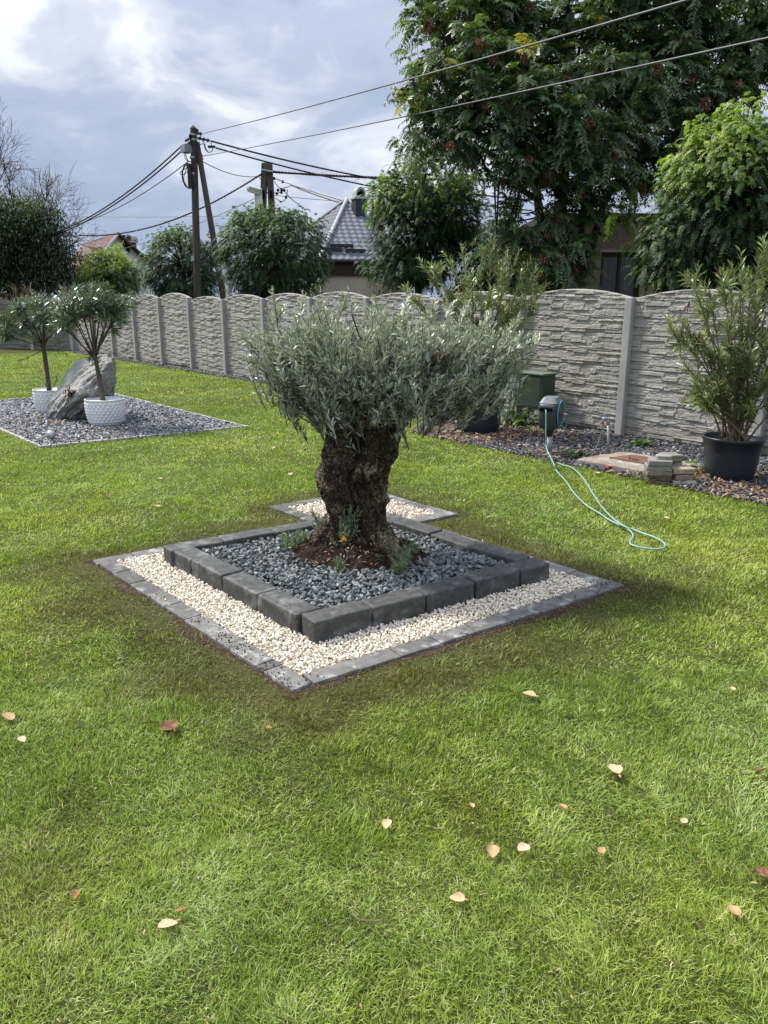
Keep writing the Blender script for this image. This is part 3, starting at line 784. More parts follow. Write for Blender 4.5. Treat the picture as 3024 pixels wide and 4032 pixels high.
# ------------------------------------------------------------------ olive tree
YT = TC[1]
olive = empty('olive_tree', (TC[0], TC[1], .10), 'olive tree with a thick gnarled trunk and low silver green crown in the raised square', 'tree')
edges = [(1175, -35, 0), (1215, 640, 880)]
prof = [  # v, left u, right u (photo)
    (1236, 688, 858), (1218, 694, 848), (1200, 703, 838), (1186, 711, 833), (1165, 724, 829), (1140, 734, 822), (1115, 741, 818), (1085, 742, 822), (1060, 733, 829), (1030, 724, 834),
    (1012, 716, 836), (985, 715, 836), (970, 714, 839), (945, 716, 846), (925, 724, 854), (905, 727, 867), (885, 732, 872), (862, 735, 876), (845, 738, 880)]
_prof = []
for (x, y, l, r) in [(0, 0, 0, 0)][:0]: pass
ZP = []
for v, l, r in [(a, b, c) for a, b, c in [
        (1240, 640, 905), (1222, 652, 892), (1204, 664, 876), (1182, 672, 862), (1161, 678, 852), (1140, 683, 842), (1124, 692, 831), (1108, 705, 828), (1087, 702, 828), (1071, 696, 832), (1053, 687, 836),
        (1034, 684, 836), (1018, 683, 839), (1003, 692, 845), (987, 700, 857), (971, 703, 857), (950, 705, 858), (925, 708, 862), (900, 712, 864), (870, 716, 862), (845, 722, 858)]]:
    a, b = dp(l, v, YT), dp(r, v, YT); ZP.append((a[2], (a[0] + b[0]) / 2, (b[0] - a[0]) / 2))
ZP = np.array(ZP); ZP = ZP[np.argsort(ZP[:, 0])]
zb, zt = ZP[0, 0], ZP[-1, 0]
NA, NZ = 220, 300
zz = np.linspace(0.02, zt + .05, NZ); aa = np.arange(NA) * 2 * PI / NA
cx_ = np.interp(zz, ZP[:, 0], ZP[:, 1]); hw = np.interp(zz, ZP[:, 0], ZP[:, 2])
A, Zg = np.meshgrid(aa, zz); Hn = (Zg - .1) / (zt - .1)
tw = A + .9 * Hn
low = np.clip(1 - Hn * 2.0, 0, 1)
flute = .13 * np.cos(3 * tw + .4) * (.30 + low) + .06 * np.cos(5 * tw + 2.1) + .045 * np.cos(8 * tw + 1.)
U3 = np.stack([np.cos(tw) * 1.2, np.sin(tw) * 1.2, Hn * 2.4], -1)
wrp = fbm(U3 * 2.2, 41, 3)[..., None] * 1.2
lump = fbm(U3 * 1.7 + wrp, 3, 4) * .55 + fbm((U3 + wrp * .5) * np.array([4.5, 4.5, 2.4]), 8, 4) * .42
cell = np.abs(fbm((U3 + wrp * .3) * np.array([8, 8, 4.]), 15, 3)) * -.50 + fbm(U3 * np.array([22, 22, 12.]), 19, 3) * .22
def knot(a0, h0, ra, rh, amp): return amp * np.exp(-(((np.angle(np.exp(1j * (A - a0)))) / ra) ** 2 + ((Hn - h0) / rh) ** 2))
kn = (knot(-1.95, .12, .26, .15, -.55) + knot(-2.05, .28, .20, .10, -.38) + knot(-1.62, .05, .2, .08, .25) + knot(-.35, .36, .30, .05, .20) + knot(-.1, .66, .4, .07, .12) + knot(-2.7, .50, .45, .08, .12)
      + knot(-1.1, .45, .4, .12, -.16) + knot(-1.75, .60, .30, .14, -.30) + knot(-.72, .68, .16, .2, -.36) + knot(-2.4, .34, .22, .05, .18) + knot(-1.35, .52, .16, .045, .20) + knot(-.95, .28, .16, .05, .18)
      + knot(-2.3, .62, .2, .05, .16) + knot(-1.0, .80, .2, .06, .14) + knot(-1.5, .38, .13, .03, .14) + knot(-2.6, .16, .3, .06, .14) + knot(-.6, .12, .3, .07, .18))
fis = fbm(np.stack([np.cos(tw) * 9, np.sin(tw) * 9, Hn * 3.0], -1) + wrp, 51, 3)
rad = 1.0 + flute + lump + cell + kn - .55 * np.clip(.10 - np.abs(fis), 0, .1) / .1 * .28
sil = np.abs(np.cos(A))                    # keep the outline where the photo has it
rad = rad * (1 - .72 * sil ** 6) + (1.02 + cell * .5 + lump * .2) * .72 * sil ** 6
X = cx_[:, None] + hw[:, None] * rad * np.cos(A); Y = YT + hw[:, None] * rad * .88 * np.sin(A)
V = np.stack([X, Y, Zg], -1).reshape(-1, 3)
i = np.arange(NZ - 1)[:, None] * NA; j = np.arange(NA)[None]; j2 = (j + 1) % NA
mb = MB(); mb.add(V, [np.stack([i + j, i + j2, i + NA + j2, i + NA + j], -1).reshape(-1, 4), (np.arange(NA) + (NZ - 1) * NA)[None]], np.clip(.5 + (lump * .7 + kn * 1.6 + cell).ravel() * .9, 0, 1))
n = N('olive_bark'); f1_ = n.noise(5, 6, .65); f2_ = n.noise(38, 6, .7); vo = n.new('ShaderNodeTexVoronoi', feature='DISTANCE_TO_EDGE')
mp = n.new('ShaderNodeMapping'); mp.inputs['Scale'].default_value = (1, 1, .6); tcn = n.new('ShaderNodeTexCoord'); n.link(tcn.outputs['Object'], mp.inputs[0]); n.link(mp.outputs[0], vo.inputs['Vector']); vo.inputs['Scale'].default_value = 55
c = n.ramp(f2_, [(.34, (.026, .020, .015)), (.54, (.092, .070, .050)), (.72, (.22, .18, .135))])
c = n.mix(n.rng(f1_, .53, .63, 0, .85), c, (.37, .305, .225)); c = n.mix(n.rng(n.attr(), .62, .95, 0, .75), c, (.36, .31, .24))
crk = n.rng(vo.outputs['Distance'], 0, .10, .0, 1.)
c = n.mix(1., c, n.ramp(crk, [(0, (.5, .5, .5)), (1, (1.05, 1.05, 1.05))]), 'MULTIPLY')
n.bsdf(c, .92, .2, n.math('ADD', crk, n.math('MULTIPLY', f2_, .8)), 1., .018); MT['bark'] = n.m
mb.build('trunk', MT['bark'], olive, smooth=True)
# limbs inside the crown
def crown_limbs(tips, start, r0, m, parent, nm='limb', wig=.05, n=8, rend=.35):
    for tip, r in tips:
        s = start + rng.normal(0, .03, 3); mid = s * .5 + tip * .5 + np.array([0, 0, .10]) + rng.normal(0, wig, 3)
        t = np.linspace(0, 1, 9)[:, None]; pts = s * (1 - t) ** 2 + 2 * mid * t * (1 - t) + tip * t * t
        MB().tube(pts, np.linspace(r, r * rend, 9) * (1 + .12 * rng.normal(0, 1, 9)), n).build(nm, m, parent, smooth=True)
top = np.array([ZP[-1, 1], YT, zt])
def ot(u, v, dy=0.): return dp(u, v, YT + dy)
limb_t = [(ot(660, 800, .1), .06), (ot(720, 770, .2), .07), (ot(800, 760, .1), .06), (ot(880, 775, .2), .07), (ot(985, 790, .1), .06), (ot(770, 820, -.15), .045), (ot(890, 830, -.15), .045), (ot(1030, 800, .15), .05)]
crown_limbs([(t, r) for t, r in limb_t], top + np.array([0, 0, -.06]), .08, MT['bark'], olive)
stub = ot(945, 772, -.2); MB().tube([stub + np.array([-.12, .1, -.1]), stub, stub + np.array([.05, -.02, .01])], [.035, .032, .029], 9).build('sawn_stub', mat('sawn_wood', (.13, .085, .045), (.09, .06, .035), 20), olive)
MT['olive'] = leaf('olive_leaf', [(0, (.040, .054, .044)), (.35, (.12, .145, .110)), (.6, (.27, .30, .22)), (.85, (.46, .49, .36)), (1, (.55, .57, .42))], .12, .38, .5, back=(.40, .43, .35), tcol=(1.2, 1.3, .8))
ppm = np.linalg.norm(ot(900, 760) - ot(800, 760)) / 100
lobes = [(560, 735, 55, 70, 0), (620, 745, 85, 75, -.15), (640, 805, 90, 75, .2), (690, 720, 80, 75, .25), (720, 760, 105, 95, -.3), (790, 730, 95, 80, .1), (850, 745, 100, 90, -.2), (880, 720, 70, 70, .35),
         (930, 760, 105, 95, .0), (1000, 745, 95, 80, .2), (1030, 768, 105, 80, -.15), (1085, 755, 80, 65, .05), (1080, 800, 60, 40, -.1), (720, 835, 75, 50, -.25), (800, 830, 105, 60, -.35), (880, 835, 95, 50, -.3),
         (960, 825, 95, 50, -.2), (705, 870, 40, 40, -.1), (770, 870, 70, 30, -.25), (1010, 815, 65, 30, .1), (640, 838, 42, 36, .0), (760, 780, 120, 75, .4), (930, 785, 120, 75, .45), (850, 780, 160, 80, .0)]
cen = np.array([(l[0] + l[1] * 0) for l in lobes])
shoots = []; mbt = MB(); mbl = MB()
area = np.array([l[2] * l[3] for l in lobes], float); cnt = rng.multinomial(1250, area / area.sum())
trunk_c = ot(800, 850)
for l, k in zip(lobes, cnt):
    c = ot(l[0], l[1], l[4]); rx, rz = l[2] * ppm, l[3] * ppm
    for _ in range(k):
        d = norm(rng.normal(0, 1, 3)); d[1] *= .9
        tip = c + d * np.array([rx, (rx + rz) / 2, rz]) * rng.uniform(.55, 1.0)
        out = norm(tip - trunk_c + np.array([0, 0, .12])); ln = rng.uniform(.20, .40)
        base = tip - norm(out * .7 + np.array([0, 0, .55]) + rng.normal(0, .3, 3)) * ln
        mid = (base + tip) / 2 + out * .03 - np.array([0, 0, .03])
        t = np.linspace(0, 1, 6)[:, None]; pts = base * (1 - t) ** 2 + 2 * mid * t * (1 - t) + tip * t * t
        shoots.append((pts, ln))
# outliers: single longer shoots standing out of the crown
for (u, v, u2, v2_) in ((600, 700, 597, 626), (640, 710, 655, 640), (540, 740, 512, 715), (560, 760, 520, 712), (690, 690, 690, 650), (760, 680, 763, 655), (870, 690, 885, 628), (960, 690, 975, 655), (1040, 710, 1055, 672), (1110, 760, 1160, 725), (1110, 790, 1165, 735), (1060, 850, 1085, 875),
                        (1040, 880, 1055, 888), (690, 880, 672, 915), (640, 850, 605, 835), (660, 860, 625, 850), (700, 880, 680, 900), (860, 890, 878, 920), (700, 690, 712, 640), (820, 680, 815, 645), (930, 690, 935, 650), (600, 690, 615, 655), (560, 780, 535, 775), (1000, 690, 1010, 650), (1090, 720, 1120, 690), (730, 690, 745, 640)):
    for q in range(2):
        a = ot(u, v, rng.normal(0, .15)); b = ot(u2 + rng.normal(0, 6), v2_ + rng.normal(0, 5), rng.normal(0, .15)); t = np.linspace(0, 1, 6)[:, None]
        mid = (a + b) / 2 + np.array([0, 0, -.03]); shoots.append((a * (1 - t) ** 2 + 2 * mid * t * (1 - t) + b * t * t, np.linalg.norm(b - a)))
def olive_leaves(pts, ln, mbl, L0=.050, per=.0135, t0=.5):
    k = max(4, int(ln / per)); s = np.linspace(.08, 1., k); p, d = interp(pts, s)
    X = norm(np.cross(d, np.array([0, 0, 1.]) + rng.normal(0, .1, 3))); Y_ = np.cross(X, d)
    for sg in (-1, 1):
        ph = (np.arange(k) % 2) * PI / 2 + rng.normal(0, 1.1, k)
        side = X * np.cos(ph)[:, None] + Y_ * np.sin(ph)[:, None]
        D = norm(side * sg * rng.uniform(.3, .9, k)[:, None] + d * rng.uniform(.5, 1.2, k)[:, None] + rng.normal(0, .30, (k, 3)) + np.array([0, 0, .22]))
        L = L0 * 1.12 * rng.uniform(.6, 1.25, k) * (1.1 - .5 * s ** 3); U = norm(np.cross(side, d) + rng.normal(0, .9, (k, 3)) + np.array([0, 0, .8]))
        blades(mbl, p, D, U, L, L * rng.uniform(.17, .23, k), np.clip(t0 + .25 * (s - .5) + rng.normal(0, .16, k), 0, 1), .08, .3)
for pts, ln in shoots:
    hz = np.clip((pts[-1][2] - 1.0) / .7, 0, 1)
    mbt.tube(pts, np.linspace(.0042, .0012, len(pts)), 4, cap=False); olive_leaves(pts, ln, mbl, t0=.34 + .34 * hz)  # leaf tint rises with crown height: light on top painted into the colour
# finer side branches joining shoots to limbs
for _ in range(170):
    pts, ln = shoots[rng.integers(0, len(shoots))]; q = limb_t[int(np.argmin([np.linalg.norm(t[0] - pts[0]) for t in limb_t]))][0]
    if np.linalg.norm(q - pts[0]) > .7: continue
    a = q * rng.uniform(.5, 1) + top * 0; a = q + (top - q) * rng.uniform(0, .5); t = np.linspace(0, 1, 6)[:, None]; mid = (a + pts[0]) / 2 + np.array([0, 0, -.02]) + rng.normal(0, .03, 3)
    mbt.tube(a * (1 - t) ** 2 + 2 * mid * t * (1 - t) + pts[0] * t * t, np.linspace(.011, .0042, 6), 5, cap=False)
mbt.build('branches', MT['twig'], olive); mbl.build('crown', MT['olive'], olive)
# suckers at the foot
MT['sucker'] = leaf('sucker_leaf', [(0, (.05, .075, .04)), (.5, (.11, .15, .08)), (1, (.24, .29, .17))], .2, .45, .4, back=(.27, .31, .23))
for (u, v, k, s) in ((632, 1186, 26, 1.), (655, 1172, 14, 1.), (615, 1180, 10, .8), (690, 1140, 7, .9), (748, 1165, 16, 1.4), (742, 1200, 12, 1.2), (752, 1135, 8, 1.1), (738, 1228, 9, .8), (838, 1205, 12, 1.), (872, 1218, 22, 1.1), (862, 1238, 14, .9), (885, 1200, 9, .9), (842, 1182, 6, .9), (860, 1160, 3, .7)):
    mbl = MB(); mbt = mbl
    for _ in range(k):
        b = gp(u + rng.normal(0, 7), v + rng.normal(0, 4), .13 if v > 1170 else .3)
        if v <= 1170: b = dp(u + rng.normal(0, 6), v + rng.normal(0, 6), YT - .22)
        d = np.array([rng.normal(0, .45), rng.normal(-.1, .4), 1.]); ln = rng.uniform(.05, .11) * s * 1.2
        pts = bend(b, d, ln, .4, 5, .1); mbt.tube(pts, np.linspace(.002, .001, 6), 3, .3, cap=False); olive_leaves(pts, ln, mbl, .032, .010, .55)
    mbl.build('sucker', MT['sucker'], olive)
# earth round the foot
q = MB(); rr = np.linspace(0, 1, 60); a = np.linspace(0, 2 * PI, 160, endpoint=False)
Rg, Ag = np.meshgrid(rr, a, indexing='ij'); Pm = np.stack([np.cos(Ag) * Rg * .58, np.sin(Ag) * Rg * .50, 0 * Rg], -1)
ext = 1 + fbm(np.stack([np.cos(Ag) * 1.5, np.sin(Ag) * 1.5, 0 * Ag], -1), 4, 3) * .5
Pm[..., :2] *= ext[..., None]; Pm[..., 2] = .085 + .24 * np.clip(1 - Rg, 0, 1) ** 1.1 * (1 + .35 * np.cos(5 * Ag + .6) * Rg) + fbm(Pm * 9, 4, 4) * .10 + fbm(Pm * 40, 7, 3) * .05
idx = np.arange(Pm[..., 0].size).reshape(Rg.shape); idn = np.roll(idx, -1, 1)
q.add(Pm.reshape(-1, 3) + np.array([TC[0] + .0, TC[1] + .02, 0]), np.stack([idx[:-1], idx[1:], idn[1:], idn[:-1]], -1).reshape(-1, 4))
q.build('root_ball_soil', mat('root_soil', (.022, .016, .012), (.050, .036, .026), 16., .95, .1, 1., 50, .03, c3=(.085, .062, .042), s3=9), olive, smooth=False)
P = TC + rng.normal(0, 1, (260, 2)) * v2(.24, .2) - v2(0, .12); a = rng.uniform(0, 6.28, len(P))
mb = MB(); rr_ = np.linalg.norm((P - TC) / v2(.5, .46), axis=1); P = P[(rr_ < .95) & (rr_ > .45)]; a = a[:len(P)]; rr_ = rr_[(rr_ < .95) & (rr_ > .45)]
blades(mb, np.c_[P, .10 + .24 * np.clip(1 - rr_, 0, 1) ** 1.1 + .03], np.stack([np.cos(a), np.sin(a), rng.normal(.1, .3, len(P))], 1), np.array([0, 0, 1.]), .045, .010, rng.uniform(.3, 1, len(P)), .1, .4)
mb.build('dropped_leaves', MT['litter'], olive)

# ------------------------------------------------------------------ oleanders
MT['oleander'] = leaf('oleander_leaf', [(0, (.034, .058, .034)), (.45, (.080, .125, .065)), (.8, (.15, .21, .11)), (1, (.28, .33, .17))], .15, .30, .55, back=(.13, .17, .10))
MT['oleander_y'] = leaf('yellowish_oleander_leaf', [(0, (.055, .082, .028)), (.4, (.125, .17, .055)), (.75, (.25, .285, .10)), (1, (.42, .41, .18))], .2, .33, .5, back=(.20, .23, .12))  # yellower, lighter leaf colour of the bushes in black pots
MT['pink'] = leaf('pink_petal', [(0, (.35, .04, .07)), (.6, (.55, .10, .14)), (1, (.65, .25, .28))], .3, .6, .2, tcol=(1, .8, .8))
MT['bud'] = leaf('red_bud_stalk', [(0, (.10, .03, .03)), (1, (.24, .085, .075))], .1, .6, .2, tcol=(1, .8, .8))
def whorls(mbl, pts, s0, s1, k, L, tone, up=.55, w=.15):
    """whorls of three long leaves along the end of a stem"""
    s = np.linspace(s0, s1, k); p, d = interp(pts, s)
    for q in range(3):
        ph = q * 2 * PI / 3 + (np.arange(k) % 2) * PI / 3 + rng.normal(0, .25, k)
        X = norm(np.cross(d, np.array([.3, .1, 1.]))); Y_ = np.cross(X, d); side = X * np.cos(ph)[:, None] + Y_ * np.sin(ph)[:, None]
        D = norm(side * rng.uniform(.6, 1.1, k)[:, None] + d * (up + .5 * s[:, None]) + rng.normal(0, .12, (k, 3)))
        Ln = L * rng.uniform(.7, 1.15, k) * (1.05 - .35 * s ** 4)
        blades(mbl, p, D, d, Ln, Ln * rng.uniform(w * .85, w * 1.2, k), np.clip(tone + rng.normal(0, .17, k) + .12 * (s - .5), 0, 1), .14, .25)
def small_flower(mb, p, r, t):
    D = norm(rng.normal(0, 1, (6, 3)) + np.array([0, 0, .6])); blades(mb, np.repeat(p[None], 6, 0), D, np.array([0, 0, 1.]), r, r * .7, t, .2, .2)

def standard_oleander(base, foot, fork, heads, ru, label, seed, twigs, flowers):
    """white pot oleander: a bare stem that forks into a fan of branches with leafy ends. All points in the plan"""
    o = empty('oleander_tree', foot, label, 'potted tree', 'oleander standards in white pots')
    t = np.linspace(0, 1, 9)[:, None]; mid = (foot + fork) / 2 + np.array([.012, 0, 0])
    pts = foot * (1 - t) ** 2 + 2 * mid * t * (1 - t) + fork * t * t
    MB().tube(pts, np.linspace(.042, .030, 9) * (1 + .06 * rng.normal(0, 1, 9)), 10).build('trunk', MT['twig'], o, smooth=True)
    mbb = MB(); mbl = MB(); mbf = MB()
    for (tip, k) in heads:
        tip = tip - np.array([0, 0, .05])
        b = fork + np.array([0, 0, rng.uniform(-.08, .04)]); m = b * .45 + tip * .55 + np.array([0, 0, -.03]) + rng.normal(0, .02, 3)
        pt = b * (1 - t) ** 2 + 2 * m * t * (1 - t) + tip * t * t
        mbb.tube(pt, np.linspace(.013, .006, 9), 6, cap=False)
        for _ in range(k + 2):
            s = rng.uniform(.70, 1.); p, d = interp(pt, np.array([s])); dd = norm(d[0] * .9 + rng.normal(0, .65, 3) + np.array([0, 0, .10]))
            q = bend(p[0], dd, rng.uniform(.14, .36), .2, 5, .08); mbb.tube(q, np.linspace(.006, .003, 6), 4, cap=False)
            whorls(mbl, q, .35, 1., rng.integers(5, 8), .155, .5, .4, .17)
            if rng.random() < .20:
                mbf = MB()
                for z in range(5):
                    e = bend(q[-1], norm(rng.normal(0, .5, 3) + np.array([0, 0, .8])), rng.uniform(.04, .10), 0, 3, .2); mbf.tube(e, np.linspace(.0022, .003, 4), 3, rng.random() * .8)
                mbf.build('seed_stalk', MT['bud'], o)
        whorls(mbl, pt, .80, 1., 6, .19, .55, .5, .17)
    for pts2 in twigs:
        pp = np.array(pts2); mbb.tube(pp, np.linspace(.006, .003, len(pp)), 5, cap=False); whorls(mbl, pp, .55, 1., 6, .12, .45, .3)
    mbb.build('branches', MT['twig'], o, smooth=True); mbl.build('crown', MT['oleander'], o)
    for f in flowers:
        fl = MB(); small_flower(fl, f, .028, .6); small_flower(fl, f + rng.normal(0, .015, 3), .026, .75); fl.build('flower', MT['pink'], o)
    return o
def white_pot(c, label):
    o = empty('plant_pot', (*c, 0), label, 'plant pot', 'white faceted plant pots')
    # faceted wall: rows of diamonds, each a small pyramid
    n, rows, Ht = 26, 8, .40
    prof_r = lambda z: .232 + (.29 - .232) * np.clip(z / (Ht * .55), 0, 1) ** .6
    V = []; F = []
    zs = np.linspace(.02, Ht - .02, rows + 1)
    for i_, z in enumerate(zs):
        for j_ in range(n):
            a = (j_ + (i_ % 2) * .5) * 2 * PI / n; r = prof_r(z); V.append((r * math.cos(a), r * math.sin(a), z))
    V = np.array(V); mbp = MB(); W = []; Tn = []
    def quad_center(idx):
        p = V[idx].mean(0); r = np.array([p[0], p[1], 0]); return p + r / np.linalg.norm(r) * .016
    for i_ in range(rows):
        for j_ in range(n):
            # diamond: bottom vertex row i_-1, left/right row i_, top row i_+1
            off = i_ % 2
            l = i_ * n + j_; rgt = i_ * n + (j_ + 1) % n; tj = (j_ + off) % n if off == 0 else (j_ + 1) % n
            topv = (i_ + 1) * n + tj; bj = tj
            if i_ > 0:
                botv = (i_ - 1) * n + bj; c_ = quad_center([l, rgt, topv, botv]); W.append((V[l], V[botv], c_)); W.append((V[botv], V[rgt], c_)); W.append((V[rgt], V[topv], c_)); W.append((V[topv], V[l], c_))
            else: W.append((V[l], V[rgt], V[topv]))
    for j_ in range(n):
        i_ = rows; l = i_ * n + j_; r_ = i_ * n + (j_ + 1) % n; tj = j_ if i_ % 2 == 0 else (j_ + 1) % n; W.append((V[l], V[(i_ - 1) * n + tj], V[r_]))
    W = np.array(W).reshape(-1, 3); W[:, :2] += c
    mbp.add(W, np.arange(len(W)).reshape(-1, 3))
    mbp.lathe([(.20, 0), (.228, .004), (.234, .022)], 40, (*c, 0)); mbp.lathe([(.288, Ht - .024), (.296, Ht - .015), (.298, Ht), (.285, Ht), (.278, Ht - .03), (.262, Ht - .06)], 52, (*c, 0))
    mbp.build('shell', MT['white_pot'], o)
    MB().lathe([(0, Ht - .05), (.268, Ht - .055)], 40, (*c, 0)).build('soil', MT['dirt'], o)
    return o
w1 = gp(221, 921)[:2] + v2(0, .20); w2 = gp(108, 893)[:2] + v2(.0, .15)
white_pot(w1, 'white faceted plant pot in front of the boulder'); white_pot(w2, 'white faceted plant pot half hidden at the left end of the boulder')
W1 = lambda u, v, dy=0.: dp(u, v, w1[1] + dy)
W2 = lambda u, v, dy=0.: dp(u, v, w2[1] + dy)
h1 = [(W1(u, v, dy), 7) for u, v, dy in ((150, 655, 0), (168, 640, .2), (185, 632, -.2), (205, 628, 0), (222, 632, .25), (240, 648, -.1), (252, 662, .1), (262, 655, -.2), (140, 690, -.1), (160, 668, -.3), (200, 650, -.35), (232, 662, .35), (125, 680, .1), (175, 660, .4), (215, 650, .1), (245, 680, -.25))]
standard_oleander(np.array([*w1, 0]), np.array([W1(223, 872)[0], w1[1], .34]), W1(205, 768), h1, 0, 'oleander on a bare stem growing in the white pot in front of the boulder', 1,
                  [[W1(206, 765), W1(235, 762, -.05), W1(262, 765, -.08), W1(275, 755, -.1), W1(291, 738, -.1)], [W1(208, 772), W1(200, 778, -.1), W1(212, 778, -.2)], [W1(204, 768), W1(200, 772, -.1), W1(196, 775, -.15)]], [W1(188, 690, -.35)])
h2 = [(W2(u, v, dy), 7) for u, v, dy in ((12, 700, 0), (25, 690, .2), (40, 672, -.2), (55, 662, 0), (70, 655, .2), (90, 655, -.2), (108, 660, .1), (125, 672, 0), (20, 720, -.2), (50, 690, -.3), (80, 680, -.35), (110, 690, -.2), (130, 700, .2), (62, 675, .35), (98, 670, .3))]
standard_oleander(np.array([*w2, 0]), np.array([W2(107, 850)[0], w2[1], .34]), W2(93, 745), h2, 0, 'oleander on a bare stem in the white pot at the left end of the boulder', 2,
                  [[W2(92, 757), W2(75, 765, -.1), W2(58, 775, -.15), W2(42, 778, -.2)], [W2(95, 757), W2(110, 752, -.1), W2(128, 757, -.15), W2(145, 766, -.15)], [W2(92, 752), W2(70, 735, -.1), W2(55, 730, -.15)], [W2(108, 846), W2(118, 830, -.1), W2(124, 810, -.12)], [W2(106, 848), W2(102, 838, -.1), W2(98, 832, -.12)], [W2(96, 752), W2(120, 745, .1), W2(138, 738, .1)]], [W2(40, 731, -.15), W2(57, 640, 0)])

def black_pot(c, r, h, label, rim=.035):
    o = empty('plant_pot', (*c, 0), label, 'plant pot', 'big black nursery pots')
    p = [(0, .012), (r * .74, .0), (r * .78, .012), (r * .84, h * .30), (r * .90, h * .62), (r * .93, h * .80)]
    p += [(r * .955, h * .81), (r * .97, h - .04), (r * 1.0, h - .038), (r * 1.01, h - .008), (r * .995, h), (r * .955, h), (r * .94, h - .02), (r * .88, h * .70)]
    MB().lathe(p, 56, (*c, 0)).build('shell', MT['black_pot'], o, smooth=True)
    MB().lathe([(0, h - .065), (r * .92, h - .07)], 40, (*c, 0)).build('soil', MT['dirt'], o)
    return o
def bush_oleander(c, zb_, stems, label, tone, flowers, droopers, grp='oleander bushes in black pots', M_=None, L=.145, extra=12, red=.25):
    o = empty('oleander_bush', (*c, zb_), label, 'potted shrub', grp)
    mbs = MB(); mbl = MB(); mbf = MB(); t = np.linspace(0, 1, 9)[:, None]
    for tip in stems:
        b = np.array([c[0] + rng.normal(0, .07), c[1] + rng.normal(0, .06), zb_]); m = b * .5 + tip * .5 + np.array([0, 0, .12]) + (b - tip) * np.array([.15, .15, 0]) + rng.normal(0, .03, 3)
        pt = b * (1 - t) ** 2 + 2 * m * t * (1 - t) + tip * t * t; ln = np.linalg.norm(tip - b)
        mbs.tube(pt, np.linspace(.012, .0045, 9), 6, cap=False)
        whorls(mbl, pt, .72, 1., int(6 + ln * 4), L, tone, .75)
        for _ in range(extra):
            s = rng.uniform(.22, .95); p, d = interp(pt, np.array([s])); dd = norm(d[0] * .9 + rng.normal(0, .45, 3) + np.array([0, 0, .15]))
            q = bend(p[0], dd, rng.uniform(.12, .30), .3, 5, .08); mbs.tube(q, np.linspace(.0045, .0025, 6), 4, cap=False)
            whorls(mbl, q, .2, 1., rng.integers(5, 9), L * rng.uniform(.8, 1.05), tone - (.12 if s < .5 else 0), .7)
        if rng.random() < red:
            mbf = MB()
            for z in range(6):
                e = bend(pt[-1], norm(rng.normal(0, .6, 3) + np.array([0, 0, .7])), rng.uniform(.05, .12), 0, 3, .2); mbf.tube(e, np.linspace(.0025, .0035, 4), 3, rng.random())
            mbf.build('seed_stalk', MT['bud'], o)
    for p, d, k in droopers:              # dried hanging pods and leaves
        mbf = MB()
        for z in range(k): mbf.tube(bend(p, norm(np.array(d) + rng.normal(0, .2, 3)), rng.uniform(.08, .14), 0, 3, .05), np.linspace(.004, .0025, 4), 4, .1)
        mbf.build('dry_pods', MT['bud'], o)
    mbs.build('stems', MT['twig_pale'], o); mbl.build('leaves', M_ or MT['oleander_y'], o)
    return o
# behind the olive
b1 = gp(1037, 940)[:2] + v2(0, .24); R1 = .375
black_pot(b1, R1, .50, 'black plastic plant pot partly hidden behind the olive crown')
B1 = lambda u, v, dy=0.: dp(u, v, b1[1] + dy)
st = [B1(u, v, dy) for u, v, dy in ((905, 560, .2), (935, 580, -.2), (870, 625, 0), (975, 560, .3), (1000, 545, -.1), (1040, 535, .1), (1065, 520, 0), (1095, 540, .3), (1120, 545, -.2), (1145, 565, .1), (1165, 590, 0), (1180, 615, .2), (1150, 640, -.3), (1090, 590, -.4), (1020, 600, -.4), (960, 620, -.3), (1130, 700, -.2), (920, 680, -.1), (1145, 740, .1), (1060, 640, -.45), (1000, 670, -.4), (1110, 650, .4), (1120, 800, -.3), (1130, 840, -.25))]
bush_oleander(b1, .43, st, 'tall oleander bush with reddish tips in the black pot behind the olive crown', .55, [], [], extra=11)
b2 = gp(1600, 1048)[:2] + v2(0, .30); R2 = .312
black_pot(b2, R2, .47, 'black plastic plant pot at the right edge beside the stacked stones')
B2 = lambda u, v, dy=0.: dp(u, v, b2[1] + dy)
st = [B2(u, v, dy) for u, v, dy in ((1490, 600, -.1), (1500, 655, .1), (1470, 690, 0), (1455, 720, -.15), (1530, 620, .2), (1555, 590, -.1), (1580, 575, .1), (1600, 545, 0), (1640, 555, .1), (1660, 530, .2), (1690, 560, 0), (1720, 600, .1), (1745, 640, -.1), (1600, 640, -.3), (1640, 650, -.35), (1570, 700, -.35), (1520, 740, -.3), (1680, 690, -.3), (1490, 800, -.25), (1620, 760, -.42), (1500, 850, -.3), (1720, 760, -.2), (1660, 820, -.42), (1550, 830, -.4), (1480, 870, -.1), (1750, 720, .2), (1700, 860, -.3), (1575, 610, .3), (1625, 600, .3))]
bush_oleander(b2, .40, st, 'tall oleander bush with hanging dry pods in the black pot at the right edge', .48, [], [(B2(1490, 650, -.1), (-.2, 0, -1), 7), (B2(1478, 700, -.1), (-.2, 0, -1), 6), (B2(1462, 880, -.3), (-.1, 0, -1), 4)], extra=8, red=.15)
